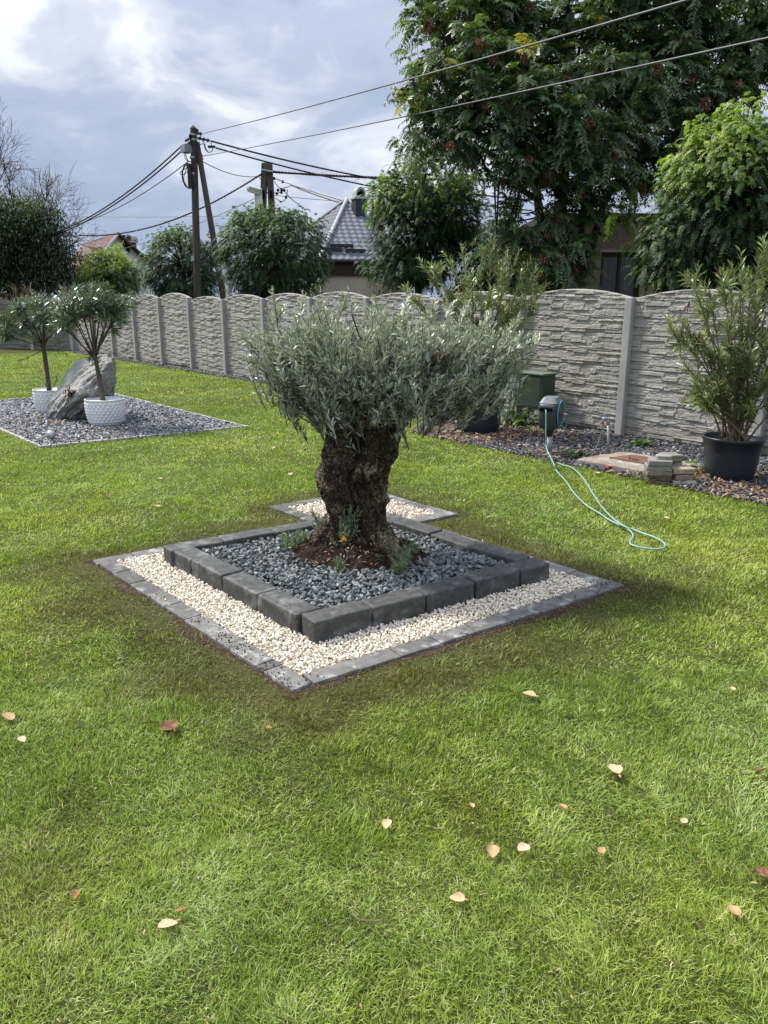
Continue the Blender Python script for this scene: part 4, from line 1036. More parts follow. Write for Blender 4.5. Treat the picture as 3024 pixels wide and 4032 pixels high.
# ------------------------------------------------------------------ boulder
import bmesh
yR = 12.55
def rk(x, y, dy): return dp(x / 4.3205, 603.4 + y / 4.3205, yR + dy)
pts = [rk(*a) for a in [(400, 1275, -.05), (430, 1225, .05), (500, 1330, -.25), (650, 1350, -.2), (810, 1330, -.12), (1045, 1180, .12), (1075, 960, .15), (1098, 760, .1), (1085, 715, .15), (1012, 672, .1), (935, 700, .12), (850, 755, .25), (765, 752, .3), (700, 778, .25), (640, 838, .2), (605, 925, .15), (535, 1025, .1), (465, 1135, .02),
                        (620, 1115, -.48), (545, 1230, -.42), (905, 1015, -.50), (1030, 900, -.22), (1005, 800, -.25), (900, 860, -.36), (760, 960, -.42), (1040, 1060, -.18), (700, 1040, -.47),
                        (600, 1250, .5), (900, 1200, .6), (1000, 900, .5), (800, 850, .5), (700, 1250, .55)]]
bm = bmesh.new()
for p in pts: bm.verts.new(p)
bmesh.ops.convex_hull(bm, input=bm.verts)
c0 = np.mean(pts, 0); pl = []
for f in bm.faces:
    nn = np.array(f.normal); d = nn @ (np.array(f.verts[0].co) - c0)
    if d < 0: nn, d = -nn, -d
    pl.append((nn, d))
bm.free()
nu, nv = 320, 200
A, B = np.meshgrid(np.arange(nu) * 2 * PI / nu, np.linspace(-PI / 2, PI / 2, nv)); D = np.stack([np.cos(A) * np.cos(B), np.sin(A) * np.cos(B), np.sin(B)], -1)
R = np.full(A.shape, 9.)
for nn, d in pl:
    q = D @ nn; R = np.where(q > 1e-4, np.minimum(R, d / np.maximum(q, 1e-4)), R)
P = D * R[..., None]
# slanting grain from upper right to lower left
G = P @ np.array([[.72, 0, .69], [0, 1, 0], [-.69, 0, .72]]).T
stp = fbm(G * np.array([2.0, 4, 6.]), 3, 4) * 4; stp = np.floor(stp * 2.2) / 2.2 + np.clip((stp * 2.2 - np.floor(stp * 2.2)) * 2.2 - .6, 0, 1) / 2.2   # broken ledges
R = R * (1.02 + .12 * stp - .30 * np.abs(fbm(G * np.array([2.2, 5, 10]), 8, 4)) + .10 * fbm(P * 9, 9, 4) + .04 * fbm(P * 34, 12, 3))
V = (D * R[..., None] + c0); V[..., 2] = np.maximum(V[..., 2], -.03)
i = np.arange(nv - 1)[:, None] * nu; j = np.arange(nu)[None]; j2 = (j + 1) % nu
o = MB().add(V.reshape(-1, 3), np.stack([i + j, i + j2, i + nu + j2, i + nu + j], -1).reshape(-1, 4)).build('boulder', MT['rock'], loc=(c0[0], c0[1], 0), smooth=False)
tag(o, 'big grey slanting boulder standing in the slate bed between the white pots', 'boulder')
MT['weed'] = leaf('weed_leaf', [(0, (.03, .07, .015)), (.5, (.08, .15, .03)), (1, (.18, .25, .06))], .3, .5, .3)
MT['succ'] = leaf('dark_succulent', [(0, (.05, .03, .025)), (1, (.16, .09, .07))], .1, .6, .3)
mb = MB(); c = rk(670, 1060, -.50)
for _ in range(50):
    q = c + rng.normal(0, 1, 3) * np.array([.045, .02, .036]); D_ = norm(rng.normal(0, 1, (12, 3)) + np.array([0, -.6, .3])); blades(mb, np.repeat(q[None], 12, 0), D_, np.array([0, 0, 1.]), .03, .014, rng.random(12), .1, .3)
tag(mb.build('rock_plant', MT['succ'], loc=c), 'small dark reddish rosette plant growing on the boulder', 'plant')

def clump(c, n, L, W, spread, label, cat='weed', m=None, name='weed', tone=.5, up=.7, grp=None, hole=.0):
    mb = MB(); a = rng.uniform(0, 2 * PI, n); r = spread * np.sqrt(rng.random(n))
    P = np.c_[c[0] + r * np.cos(a), c[1] + r * np.sin(a), np.full(n, .02) + rng.uniform(0, L * .5, n)]
    D = np.stack([np.cos(a), np.sin(a), np.full(n, up) + rng.normal(0, .35, n)], 1)
    blades(mb, P, D, np.array([0, 0, 1.]) + rng.normal(0, .3, (n, 3)), L * rng.uniform(.6, 1.2, n), W * rng.uniform(.7, 1.2, n), np.clip(tone + rng.normal(0, .22, n), 0, 1), .35, .2)
    return tag(mb.build(name, m or MT['weed'], loc=(c[0], c[1], 0)), label, cat, grp)
clump(gp(1386, 965)[:2], 60, .07, .055, .10, 'pale green round leafed weed behind the concrete slab')
clump(gp(1512, 1018)[:2], 40, .10, .05, .12, 'low green weed between the concrete slab and the right black pot')
clump(gp(1150, 938)[:2], 70, .09, .018, .16, 'low grassy weed in the litter left of the hose reel')
clump(gp(1240, 990)[:2], 40, .09, .03, .12, 'low weed under the hose beside the concrete slab')
clump(gp(1380, 1043)[:2], 60, .08, .008, .10, 'tuft of grass at the foot of the stacked stones', up=1.2)
clump(gp(960, 895)[:2], 700, .07, .008, .28, 'patch of bright grass left of the black pot behind the olive', 'grass tuft', name='grass_tuft', up=1.4, tone=.8)
clump(gp(170, 905)[:2] + v2(.1, -.1), 160, .06, .012, .3, 'moss and grass under the front of the boulder', 'grass tuft', name='grass_tuft', tone=.2)
clump(gp(318, 760)[:2] + FN * .3, 60, .28, .05, .25, 'tuft of dry grass at the foot of the far fence corner', 'grass tuft', name='grass_tuft', tone=.6) if False else None
# broad leafed plant under the green box
c = gp(1118, 922)[:2]; o = empty('leafy_plant', (*c, 0), 'broad leafed green plant under the green box', 'plant')
mb = MB(); mbs = MB()
for _ in range(26):
    d = np.array([rng.normal(0, .6), rng.normal(-.1, .5), 1.]); pt = bend(np.array([*c, 0.]), d, rng.uniform(.14, .34), -.7, 6, .05); mbs.tube(pt, np.linspace(.005, .003, 7), 4, cap=False)
    for _2 in range(3): blades(mb, pt[-1][None], norm(pt[-1] - pt[-2] + rng.normal(0, .4, 3))[None], np.array([[0, 0, 1.]]), .15 * rng.uniform(.7, 1.1), .075, rng.uniform(.2, .8), .4, .25)
mbs.build('stems', MT['weed'], o); mb.build('leaves', MT['weed'], o)

# ------------------------------------------------------------------ garden lamp
c = gp(112, 955)[:2]; zl = dp(113, 938, c[1])[2]
o = empty('garden_lamp', (*c, 0), 'small silver globe garden lamp in the near corner of the slate bed', 'lamp')
MB().lathe([(.022, -.02), (.022, .03), (.014, .04), (.012, zl - .075)], 14, (*c, 0)).build('stake', MT['galv'], o, smooth=True)
MB().lathe([(0, zl - .08)] + [(.064 * math.cos(t), zl - .005 + .064 * math.sin(t)) for t in np.linspace(-1.4, 1.4, 12)] + [(0, zl + .06)], 24, (*c, 0)).build('globe', mat('lamp_silver', (.45, .47, .48), (.36, .38, .39), 8, .3, .6, .05, metal=.6), o, smooth=True)

# ------------------------------------------------------------------ green box
c = gp(1166, 925)[:2]; bz0, bz1 = dp(1166, 887, c[1])[2], dp(1166, 812, c[1])[2]
o = empty('meter_box', (*c, 0), 'dark green metal box on a rusty pipe in front of the fence', 'utility box')
ba = math.atan2(-FD[1], -FD[0]); fx = -FD; corner = dp(1171, 848, c[1])[:2]
bc = corner - fx * .27 - FN * .15
MB().box((*bc, (bz0 + bz1) / 2), (.54, .30, bz1 - bz0), ba, .012).build('cabinet', MT['green_box'], o, smooth=False)
MB().box((*bc, bz1 + .016), (.58, .34, .03), ba, .008).build('lid', MT['green_lid'], o)
MB().box((*(bc + FN * .153), (bz0 + bz1) / 2), (.46, .006, (bz1 - bz0) * .84), ba, .002).build('door', MT['green_box'], o)
MB().tube([(*corner + FN * -.05 - fx * .03, -.05), (*corner + FN * -.05 - fx * .03, bz0)], .026, 12).tube([(*corner + FN * -.05 - fx * .03, .28), (*corner + FN * -.05 - fx * .03, .33)], .034, 12).build('pipe', MT['rustpipe'], o, smooth=True)
MB().tube([(*corner - FN * .15 + fx * .12, 0), (*corner - FN * .15 + fx * .12, .24), (*corner - FN * .15, .24)], .014, 8).build('side_pipe', MT['rustpipe'], o)
MB().box((*(corner - FN * .1 + fx * .20), .14), (.05, .03, .32), ba, .004).build('stake', MT['green_box'], o)

# ------------------------------------------------------------------ hose reel
c = gp(1194, 985)[:2]; yr = c[1]
zv = lambda v, u=1193: dp(u, v, yr)[2]
ra = math.radians(-27); Rz = np.array(Matrix.Rotation(ra, 3, 'Z'))
o = empty('hose_reel', (*c, 0), 'dark grey hose reel with turquoise side rings on a grey pipe stand', 'hose reel')
zb0 = zv(942); ztop = zv(857); hh = ztop - zb0
bc = np.array([dp(1189, 900, yr)[0], yr])
def loft(secs, n=40, ex=4.):
    a = np.arange(n) * 2 * PI / n; V = []
    for z, hx, hy in secs:
        ca, sa = np.cos(a), np.sin(a); V.append(np.stack([hx * np.sign(ca) * np.abs(ca) ** (2 / ex), hy * np.sign(sa) * np.abs(sa) ** (2 / ex), np.full(n, z)], 1))
    V = np.concatenate(V) @ Rz.T + np.array([*bc, 0]); m = len(secs)
    i = np.arange(m - 1)[:, None] * n; j = np.arange(n)[None]; j2 = (j + 1) % n
    return V, [np.stack([i + j, i + j2, i + n + j2, i + n + j], -1).reshape(-1, 4), np.arange(n)[::-1][None], (np.arange(n) + (m - 1) * n)[None]]
q = lambda f: zb0 + hh * f
MB().add(*loft([(q(0), .035, .035), (q(.17), .055, .06), (q(.20), .088, .115), (q(.25), .112, .15), (q(.34), .124, .172), (q(.55), .127, .18), (q(.78), .126, .172), (q(.86), .122, .156)])).build('casing', MT['reel'], o, smooth=True)
MB().add(*loft([(q(.862), .123, .157), (q(.90), .112, .14), (q(.985), .085, .105), (q(1.), .078, .098)], ex=5)).build('casing_top', MT['reel_top'], o)  # top of the casing, split off to carry the painted sky reflection
def lr(x, y, z): return Rz @ np.array([x, y, 0]) + np.array([*bc, z])
MB().box(lr(-.008, -.168, q(.715)), (.185, .03, hh * .115), ra, .024).build('slot_frame', MT['reel'], o)
MB().box(lr(-.008, -.176, q(.715)), (.165, .022, hh * .085), ra, .020).build('slot', MT['void'], o)
AX = np.stack([Rz @ np.array([0, 1., 0]), np.array([0, 0, 1.]), Rz @ np.array([1., 0, 0])], 1)
cr = lr(.122, 0, q(.58)); rr_ = hh * .34
MB().lathe([(rr_ * .88, 0), (rr_ * .88, .010), (rr_ * .93, .013), (rr_ * .97, .010), (rr_ * .98, 0)], 44, cr, axis=AX).build('side_ring', MT['turq'], o, smooth=True)
MB().lathe([(0, .012), (rr_ * .3, .014), (rr_ * .34, .006), (rr_ * .84, .006), (rr_ * .86, 0)], 40, cr, axis=AX).build('side_disc', MT['reel'], o)
MB().lathe([(0, .0), (.015, .0), (.015, .024), (0, .024)], 16, cr + AX[:, 2] * .012, axis=AX).build('connector_ring', MT['red'], o)
MB().lathe([(0, .0), (.016, .0), (.018, .03), (.012, .045), (0, .045)], 16, cr + AX[:, 2] * .038, axis=AX).build('connector', MT['pvc'], o)
hub = cr + AX[:, 2] * .08
zp = zv(974)
MB().tube([(bc[0] + .01, yr, zp), (bc[0] + .01, yr, q(.01))], .034, 20).build('stand_pipe', MT['pvc'], o, smooth=True)
MB().tube([(bc[0] + .01, yr, -.05), (bc[0] + .01, yr, zp)], .027, 16).build('stake', MT['galv'], o, smooth=True)

# ------------------------------------------------------------------ water tap
def z5(x, y): return ((1900 + x / 1.476) / K, (1100 + y / 1.476) / K)
ct = gp(*z5(733, 1022))[:2]; yt = ct[1]; tz = lambda x, y, dy=0.: dp(*z5(x, y), yt + dy)
o = empty('water_tap', (*ct, 0), 'galvanised standpipe tap with a blue handle in front of the fence', 'tap')
tp = tz(731, 828); el = tz(722, 812); sp = tz(700, 820, -.03)
MB().tube([(ct[0], yt, -.05), (*tp[:2], tp[2])], .017, 12).build('standpipe', MT['galv'], o, smooth=True)
MB().tube([tp - np.array([0, 0, .03]), tp, tp + np.array([0, 0, .015])], .024, 12).tube([tp, tp + np.array([-.004, 0, .035]), el + np.array([0, 0, .01]), sp + np.array([0, 0, .025]), sp, sp - np.array([0, 0, .03])], [.02, .022, .02, .02, .018, .015], 10).build('tap_body', MT['galv'], o, smooth=True)
hd = tz(703, 797, -.01); MB().box(hd, (.10, .022, .012), .3, .005).tube([hd, el], .010, 8).build('handle', MT['blue'], o)
rc = tz(697, 838, -.03); MB().tube([rc + np.array([0, 0, .022]), rc - np.array([0, 0, .012])], .017, 14).build('connector_ring', MT['red'], o)
MB().tube([rc - np.array([0, 0, .012]), rc - np.array([0, 0, .045])], [.024, .02], 14).build('connector', MT['pvc'], o)
conn = rc - np.array([0, 0, .045])

# ------------------------------------------------------------------ hoses
def smooth_path(P, k=6):
    P = np.asarray(P, float); n = len(P); out = []
    for i in range(n - 1):
        p0, p1, p2, p3 = P[max(i - 1, 0)], P[i], P[i + 1], P[min(i + 2, n - 1)]
        for t in np.arange(k) / k:
            out.append(.5 * (2 * p1 + (p2 - p0) * t + (2 * p0 - 5 * p1 + 4 * p2 - p3) * t * t + (3 * p1 - p0 - 3 * p2 + p3) * t ** 3))
    out.append(P[-1]); return np.array(out)
s0 = lr(-.012, -.19, q(.71))
gz = lambda x, y, z=.032: gp(*z5(x, y), z)
air = [s0, s0 + np.array([-.002, -.035, -.03]), s0 + np.array([.0, -.05, -.12]), s0 + np.array([.006, -.06, -.28]), s0 + np.array([.02, -.07, -.45]), gz(413, 1070, .09)]
loop = [(424, 1105), (450, 1135), (490, 1180), (530, 1240), (600, 1310), (680, 1360), (740, 1400), (800, 1428), (850, 1455), (876, 1490), (857, 1522), (868, 1543), (930, 1560), (1000, 1567), (1045, 1562), (1062, 1545), (1040, 1520), (990, 1495), (930, 1475), (880, 1455), (830, 1438), (765, 1395), (700, 1330), (650, 1258), (600, 1178), (560, 1128), (515, 1092), (470, 1080), (437, 1066)]
lp = [gz(*a, .030 + (.012 if 735 < a[0] < 880 and n_ > 18 else 0)) for n_, a in enumerate(loop)]
tail = [gz(455, 1058, .03), gz(520, 1035, .04), gz(572, 1013, .07), gz(620, 1001, .075), gz(650, 994, .075)]
o = empty('garden_hose', gz(700, 1380, 0), 'pale turquoise hose hanging from the reel and lying in a loop on the lawn', 'hose')
MB().tube(smooth_path(air + lp), .0070, 8).build('hose_length', MT['hose'], o, smooth=True)
MB().tube(smooth_path([lp[-1]] + tail), .0070, 8).build('hose_end', MT['hose_dark'], o, smooth=True)
MB().lathe([(0, -.035), (.02, -.03), (.032, 0), (.02, .03), (0, .035)], 14, tail[2]).build('hose_stop', MT['black'], o, smooth=True)
def mid5(x, y, f): return dp(*z5(x, y), hub[1] + (conn[1] - hub[1]) * f)
sup = [hub, hub + np.array([.02, -.012, .0])] + [mid5(*a) for a in ((487, 790, .0), (490, 820, .0), (480, 870, .0), (455, 930, .02), (444, 990, .0), (460, 1032, -.15), (510, 1053, -.1), (560, 1050, .1), (610, 1030, .3), (655, 985, .6), (680, 930, .85), (692, 885, .95))] + [conn + np.array([0, 0, -.03]), conn]
sup = np.array(sup); sup[:, 2] = np.maximum(sup[:, 2], .03)
m_h = len(sup) // 2 + 1
supl = smooth_path(sup); o = tag(MB().tube(supl, .0072, 8).build('supply_hose', MT['hose_dark'], smooth=True, loc=(*sup[8][:2], 0)), 'petrol blue hose sagging from the tap to the side of the hose reel', 'hose')
hz_ = gp(*z5(735, 1095), .03); MB_ = empty('hose_connector', (*hz_[:2], 0), 'black and red hose connector lying on the slate near the lawn edge', 'hose connector')
ax = norm(np.array([1., .25, .02])); MB().tube([hz_ - ax * .09, hz_ + ax * .02], [.013, .016], 12).build('nozzle', MT['black'], MB_, smooth=True)
MB().tube([hz_ - ax * .035, hz_ - ax * .01], .0185, 12).build('ring', MT['red'], MB_); MB().tube([hz_ + ax * .02, hz_ + ax * .045], .019, 12).build('collar', MT['red'], MB_); MB().tube([hz_ + ax * .045, hz_ + ax * .09], [.015, .012], 12).build('spout', MT['black'], MB_)

# ------------------------------------------------------------------ concrete slab with hatch, stacked stones
def z4(x, y): return ((2300 + x / 2.2914) / K, (1600 + y / 2.2914) / K)
zt4 = .075
sl4 = [gp(*z4(*a), zt4)[:2] for a in ((-70, 462), (350, 403), (1085, 515), (900, 632))]
q_ = MB(); n = 40
t = np.linspace(0, 1, n); U, W_ = np.meshgrid(t, t, indexing='ij')
Pq = (sl4[0][None, None] * ((1 - U) * (1 - W_))[..., None] + sl4[1] * ((1 - U) * W_)[..., None] + sl4[2] * (U * W_)[..., None] + sl4[3] * (U * (1 - W_))[..., None])
Zq = np.full(U.shape, zt4) + fbm(np.stack([Pq[..., 0] * 8, Pq[..., 1] * 8, 0 * U], -1), 3, 4) * .02
eg = np.minimum.reduce([U, 1 - U, W_, 1 - W_]); Zq -= np.clip(.02 - eg, 0, .02) * 1.2
V = np.concatenate([np.stack([Pq[..., 0], Pq[..., 1], Zq], -1).reshape(-1, 3)]); i = np.arange(n * n).reshape(n, n)
ring = np.concatenate([i[:, 0], i[-1, 1:], i[::-1, -1][1:], i[0, ::-1][1:-1]]); Bv = V[ring].copy(); Bv[:, 2] = -.05; nb = len(ring); k = np.arange(nb)
q_.add(np.concatenate([V, Bv]), [np.stack([i[:-1, :-1], i[1:, :-1], i[1:, 1:], i[:-1, 1:]], -1).reshape(-1, 4), np.stack([ring, k + n * n, (k + 1) % nb + n * n, np.roll(ring, -1)], 1)])
sc = np.mean(sl4, 0); so_ = empty('concrete_slab', (*sc, 0), 'stained concrete slab with a rusty hatch lying in the slate by the tap', 'slab')
q_.build('slab', MT['slab'], so_)
ht = [gp(*z4(*a), zt4 + .012)[:2] for a in ((228, 460), (440, 436), (800, 492), (570, 520))]
q_ = MB(); V = np.array([[*p, z] for z in (zt4 - .01, zt4 + .014) for p in ht]); q_.add(V, np.array([[0, 1, 2, 3], [7, 6, 5, 4], [0, 4, 5, 1], [1, 5, 6, 2], [2, 6, 7, 3], [3, 7, 4, 0]])); hx = q_.build('hatch', MT['rust'], so_)
a, b = gp(*z4(408, 480), zt4 + .02), gp(*z4(492, 488), zt4 + .02)
MB().tube([a, a + np.array([0, 0, .03]), a + (b - a) * .3 + np.array([0, 0, .015]), b + np.array([0, 0, .005])], .009, 8).build('handle', MT['rust'], so_)

YS = gp(*z4(700, 705))[1] + .07
def s4(x, y, dy=0.): return dp(*z4(x, y), YS + dy)
def stone(x0, y0, x1, y1, dep, dy, rz, m, label, r=.014, nz=.010, name='stone_slab'):
    a, b = s4(x0, (y0 + y1) / 2, dy), s4(x1, (y0 + y1) / 2, dy); top_, bot = s4((x0 + x1) / 2, y0, dy), s4((x0 + x1) / 2, y1, dy)
    c = np.array([(a[0] + b[0]) / 2, YS + dy, (top_[2] + bot[2]) / 2]); V, F = rbox((b[0] - a[0], dep, top_[2] - bot[2] - .008), r * .7, 12); rz = rz + rng.normal(0, .07)
    V = V + norm(V) * (fbm(V * 13 + x0, 3, 4) * nz * 2.6 + fbm(V * 50 + x0, 5, 3) * nz)[:, None]
    V = V @ np.array(Matrix.Rotation(rz, 3, 'Z')).T + c
    return tag(MB().add(V, F, rng.random()).build(name, m, smooth=True, loc=(c[0], c[1], bot[2])), label, 'stone', 'stones stacked by the lawn edge')
G, T_ = MT['stone_grey'], MT['stone_tan']; TD = mat('dark_sandstone', (.13, .105, .075), (.085, .068, .05), 12., .9, .2, .5, 80, .005, tint=.3)  # last one: darker sandstone for the lower stones of the stack
stone(562, 640, 640, 690, .16, -.02, .2, TD, 'dark small stone at the bottom left of the stone stack')
stone(632, 662, 765, 712, .18, -.05, -.15, TD, 'dark stone at the bottom front of the left stone stack')
stone(566, 596, 640, 642, .16, .0, .1, TD, 'dark brown stone second from the bottom at the far left of the stack')
stone(638, 614, 775, 664, .18, -.03, -.2, TD, 'brown stone above the bottom front stone of the left stack')
stone(560, 566, 778, 616, .20, -.01, -.1, T_, 'long tan slab in the middle of the left stone stack')
stone(558, 520, 776, 572, .20, .0, -.18, G, 'grey brown slab just below the top slab of the left stack')
stone(580, 474, 784, 530, .20, -.01, -.22, G, 'light grey slab topping the left stone stack')
stone(790, 486, 868, 540, .16, .16, .0, G, 'grey stone under the pale slab at the back of the stack')
stone(700, 424, 864, 488, .20, .14, .15, G, 'pale grey slab on top at the back of the stone stack')
stone(654, 436, 782, 482, .10, .0, -.1, G, 'small dark grey tile lying topmost on the left stone stack')
stone(765, 545, 970, 600, .19, -.02, .18, T_, 'tan slab on top of the right stone stack')
stone(780, 600, 952, 652, .18, -.02, .12, T_, 'tan slab lying directly on the rounded grey stone')
stone(765, 650, 985, 738, .22, -.03, .05, MT['rock'], 'rounded grey stone at the bottom of the right stack', .035, .02, 'round_stone')

# ------------------------------------------------------------------ single fallen leaves on the lawn
def fallen(u, v, s, t, label, curl=.3, rz=None, wr=.72, z=.045, tilt=.2):
    c = gp(u, v, z); n, m = 11, 9
    S_, T2 = np.meshgrid(np.linspace(0, 1, n), np.linspace(-1, 1, m), indexing='ij')
    wd = wr * .5 * np.sin(PI * np.clip(S_, .0, 1) ** .8) ** .75 * (1 + .08 * np.sin(S_ * 25 + rng.uniform(0, 6)))
    X = S_ - .5; Y = T2 * wd; Z = curl * (Y ** 2 * 2.2 + (X ** 2) * .5 * rng.uniform(.2, 1.2)) + .05 * fbm(np.stack([X * 5 + u, Y * 5, X * 0], -1), 3, 3) + .02 * np.abs(T2)
    rz = rng.uniform(0, 6.28) if rz is None else rz
    M_ = np.array(Matrix.Rotation(rz, 3, 'Z') @ Matrix.Rotation(rng.normal(0, tilt), 3, 'X') @ Matrix.Rotation(rng.normal(0, tilt), 3, 'Y'))
    V = np.stack([X, Y, Z], -1).reshape(-1, 3) * s @ M_.T + c; i = np.arange(n * m).reshape(n, m)
    tt = np.clip(t + (fbm(np.stack([X * 6, Y * 6, X * 0 + u], -1), 5, 3) * .5).ravel() - .12 * (np.abs(T2) < .1).ravel(), 0, 1)
    q = MB().add(V, np.stack([i[:-1, :-1], i[1:, :-1], i[1:, 1:], i[:-1, 1:]], -1).reshape(-1, 4), tt)
    st = np.array([[-.5, 0, .01], [-.62, .02, .03], [-.72, .05, .02]]) * s @ M_.T + c; q.tube(st, .004 * s / .06, 4, t * .7)
    tag(q.build('fallen_leaf', MT['fallen'], smooth=True, loc=(c[0], c[1], 0)), label, 'leaf', 'single dry leaves fallen on the lawn')
LEAVES = [(1143, 1500, .075, .8, 'tan leaf on the dark grass right of the planter front corner'), (1327, 1664, .085, .85, 'large pale tan leaf flat on the lawn at the lower right'), (835, 1780, .055, .85, 'pale rounded leaf on the lawn straight below the planter corner'),
          (1063, 1840, .070, .65, 'orange tan lobed leaf on the lower lawn'), (1130, 1832, .060, .95, 'whitish folded leaf just right of the orange tan leaf'), (1300, 1838, .045, .6, 'small half hidden brown leaf on the lower right lawn'), (1216, 1742, .04, .55, 'small pinkish brown leaf between the two large tan leaves'),
          (365, 1568, .12, .08, 'large dark brown curled leaf on the left lawn'), (18, 1549, .085, .62, 'long tan curled leaf at the left edge of the lawn'), (47, 1598, .05, 1., 'small whitish leaf below the long curled leaf at left'), (361, 1998, .075, .95, 'pale crescent shaped leaf on the lower left lawn'),
          (390, 1967, .04, .3, 'small brown leaf touching the pale crescent leaf'), (165, 1932, .04, .3, 'small brown leaf alone on the lower left lawn'), (1585, 1967, .055, .55, 'brown tan leaf at the lower right of the lawn'), (1652, 1887, .07, .15, 'dark brown leaf cut by the right picture edge'),
          (1478, 1773, .04, .8, 'small narrow pale leaf standing upright at lower right'), (85, 1469, .035, .1, 'tiny dark leaf on the left lawn level with the planter corner'), (580, 1572, .035, .45, 'tiny orange leaf below the planter front corner'), (340, 1093, .085, .62, 'tan leaf on the far lawn left of the small gravel square'),
          (345, 1034, .06, .8, 'pale leaf on the far lawn below the white pot'), (627, 1024, .08, .85, 'pale leaf on the lawn just left of the olive trunk'), (590, 967, .07, .9, 'whitish leaf on the lawn between the trunk and the slate bed'), (228, 1070, .07, .1, 'dark crumpled leaf on the far left lawn'),
          (1440, 1119, .055, .85, 'yellowish leaf on the lawn right of the hose loop'), (988, 1941, .055, .8, 'small pale leaf at the bottom middle of the lawn'), (1583, 1487, .04, .8, 'tiny pale leaf near the right edge level with the planter corner'), (1640, 1664, .045, .15, 'dark brown scrap of leaf at the right edge'),
          (327, 846, .10, .95, 'whitish leaf on the far lawn behind the boulder bed'), (355, 848, .08, .2, 'dark leaf on the far lawn behind the boulder bed'), (1288, 1021, .10, .95, 'cream leaf at the lawn edge beside the hose connector'), (1063, 1010, .05, .2, 'tiny brown leaf on the lawn behind the gravel square'), (1020, 1740, .03, .7, 'tiny tan scrap on the middle of the lower lawn'), (625, 990, .05, .3, 'small brown leaf on the lawn left of the trunk') , (520, 806, .09, .1, 'dark leaf on the far lawn near the fence'), (404, 803, .09, .1, 'dark leaf on the far lawn beyond the boulder')]
for (u, v, s, t, l) in LEAVES: fallen(u, v, s * .95, t * .86, l, rng.uniform(.2, .75) if s < .1 else .25, tilt=.14, z=.034)
tw_ = smooth_path([gp(765, 1945, .05), gp(768, 1958, .055), gp(762, 1972, .05), gp(775, 1985, .05), gp(800, 1989, .05), gp(835, 1988, .045)]); tag(MB().tube(tw_, .0022, 5).build('dry_twig', MT['twig_pale'], loc=(*tw_[3][:2], 0)), 'thin pale bent twig lying on the lower lawn', 'twig')
n_ = 420; yy = rng.uniform(1.6, 9., n_); P = np.c_[rng.uniform(-.55, .55, n_) * (yy + .6), yy]; P = P[~inside(P, outer) & ~inside(P, second) & ~inside(P, lbed) & ~inside(P, wide)]; a = rng.uniform(0, 6.28, len(P))
mb = MB(); blades(mb, np.c_[P, rng.uniform(.012, .034, len(P))], np.stack([np.cos(a), np.sin(a), rng.normal(0, .2, len(P))], 1), np.array([0, 0, 1.]) + rng.normal(0, .4, (len(P), 3)), rng.uniform(.008, .026, len(P)), rng.uniform(.003, .010, len(P)), rng.beta(2, 1.5, len(P)), .3, .4)
tag(mb.build('lawn_scraps', MT['litter']), 'tiny dry leaf scraps and straws scattered in the lawn', 'leaf scraps', kind='stuff')
# orange leaf caught on the trunk
MT['yellow'] = leaf('yellow_leaf', [(0, (.55, .25, .03)), (1, (.70, .42, .08))], .3, .6, .2, tcol=(1.1, .9, .5))
p = dp(742, 1162, YT - .30); mb = MB(); blades(mb, np.repeat(p[None], 3, 0), norm(np.array([[.6, -.3, -.5], [-.4, -.5, -.6], [.1, -.5, .5]])), np.array([0, -1., .3]), .030, .022, .5, .2, .2); tag(mb.build('yellow_leaf', MT['yellow'], loc=p), 'bright yellow orange leaf caught among the shoots on the olive trunk', 'leaf')
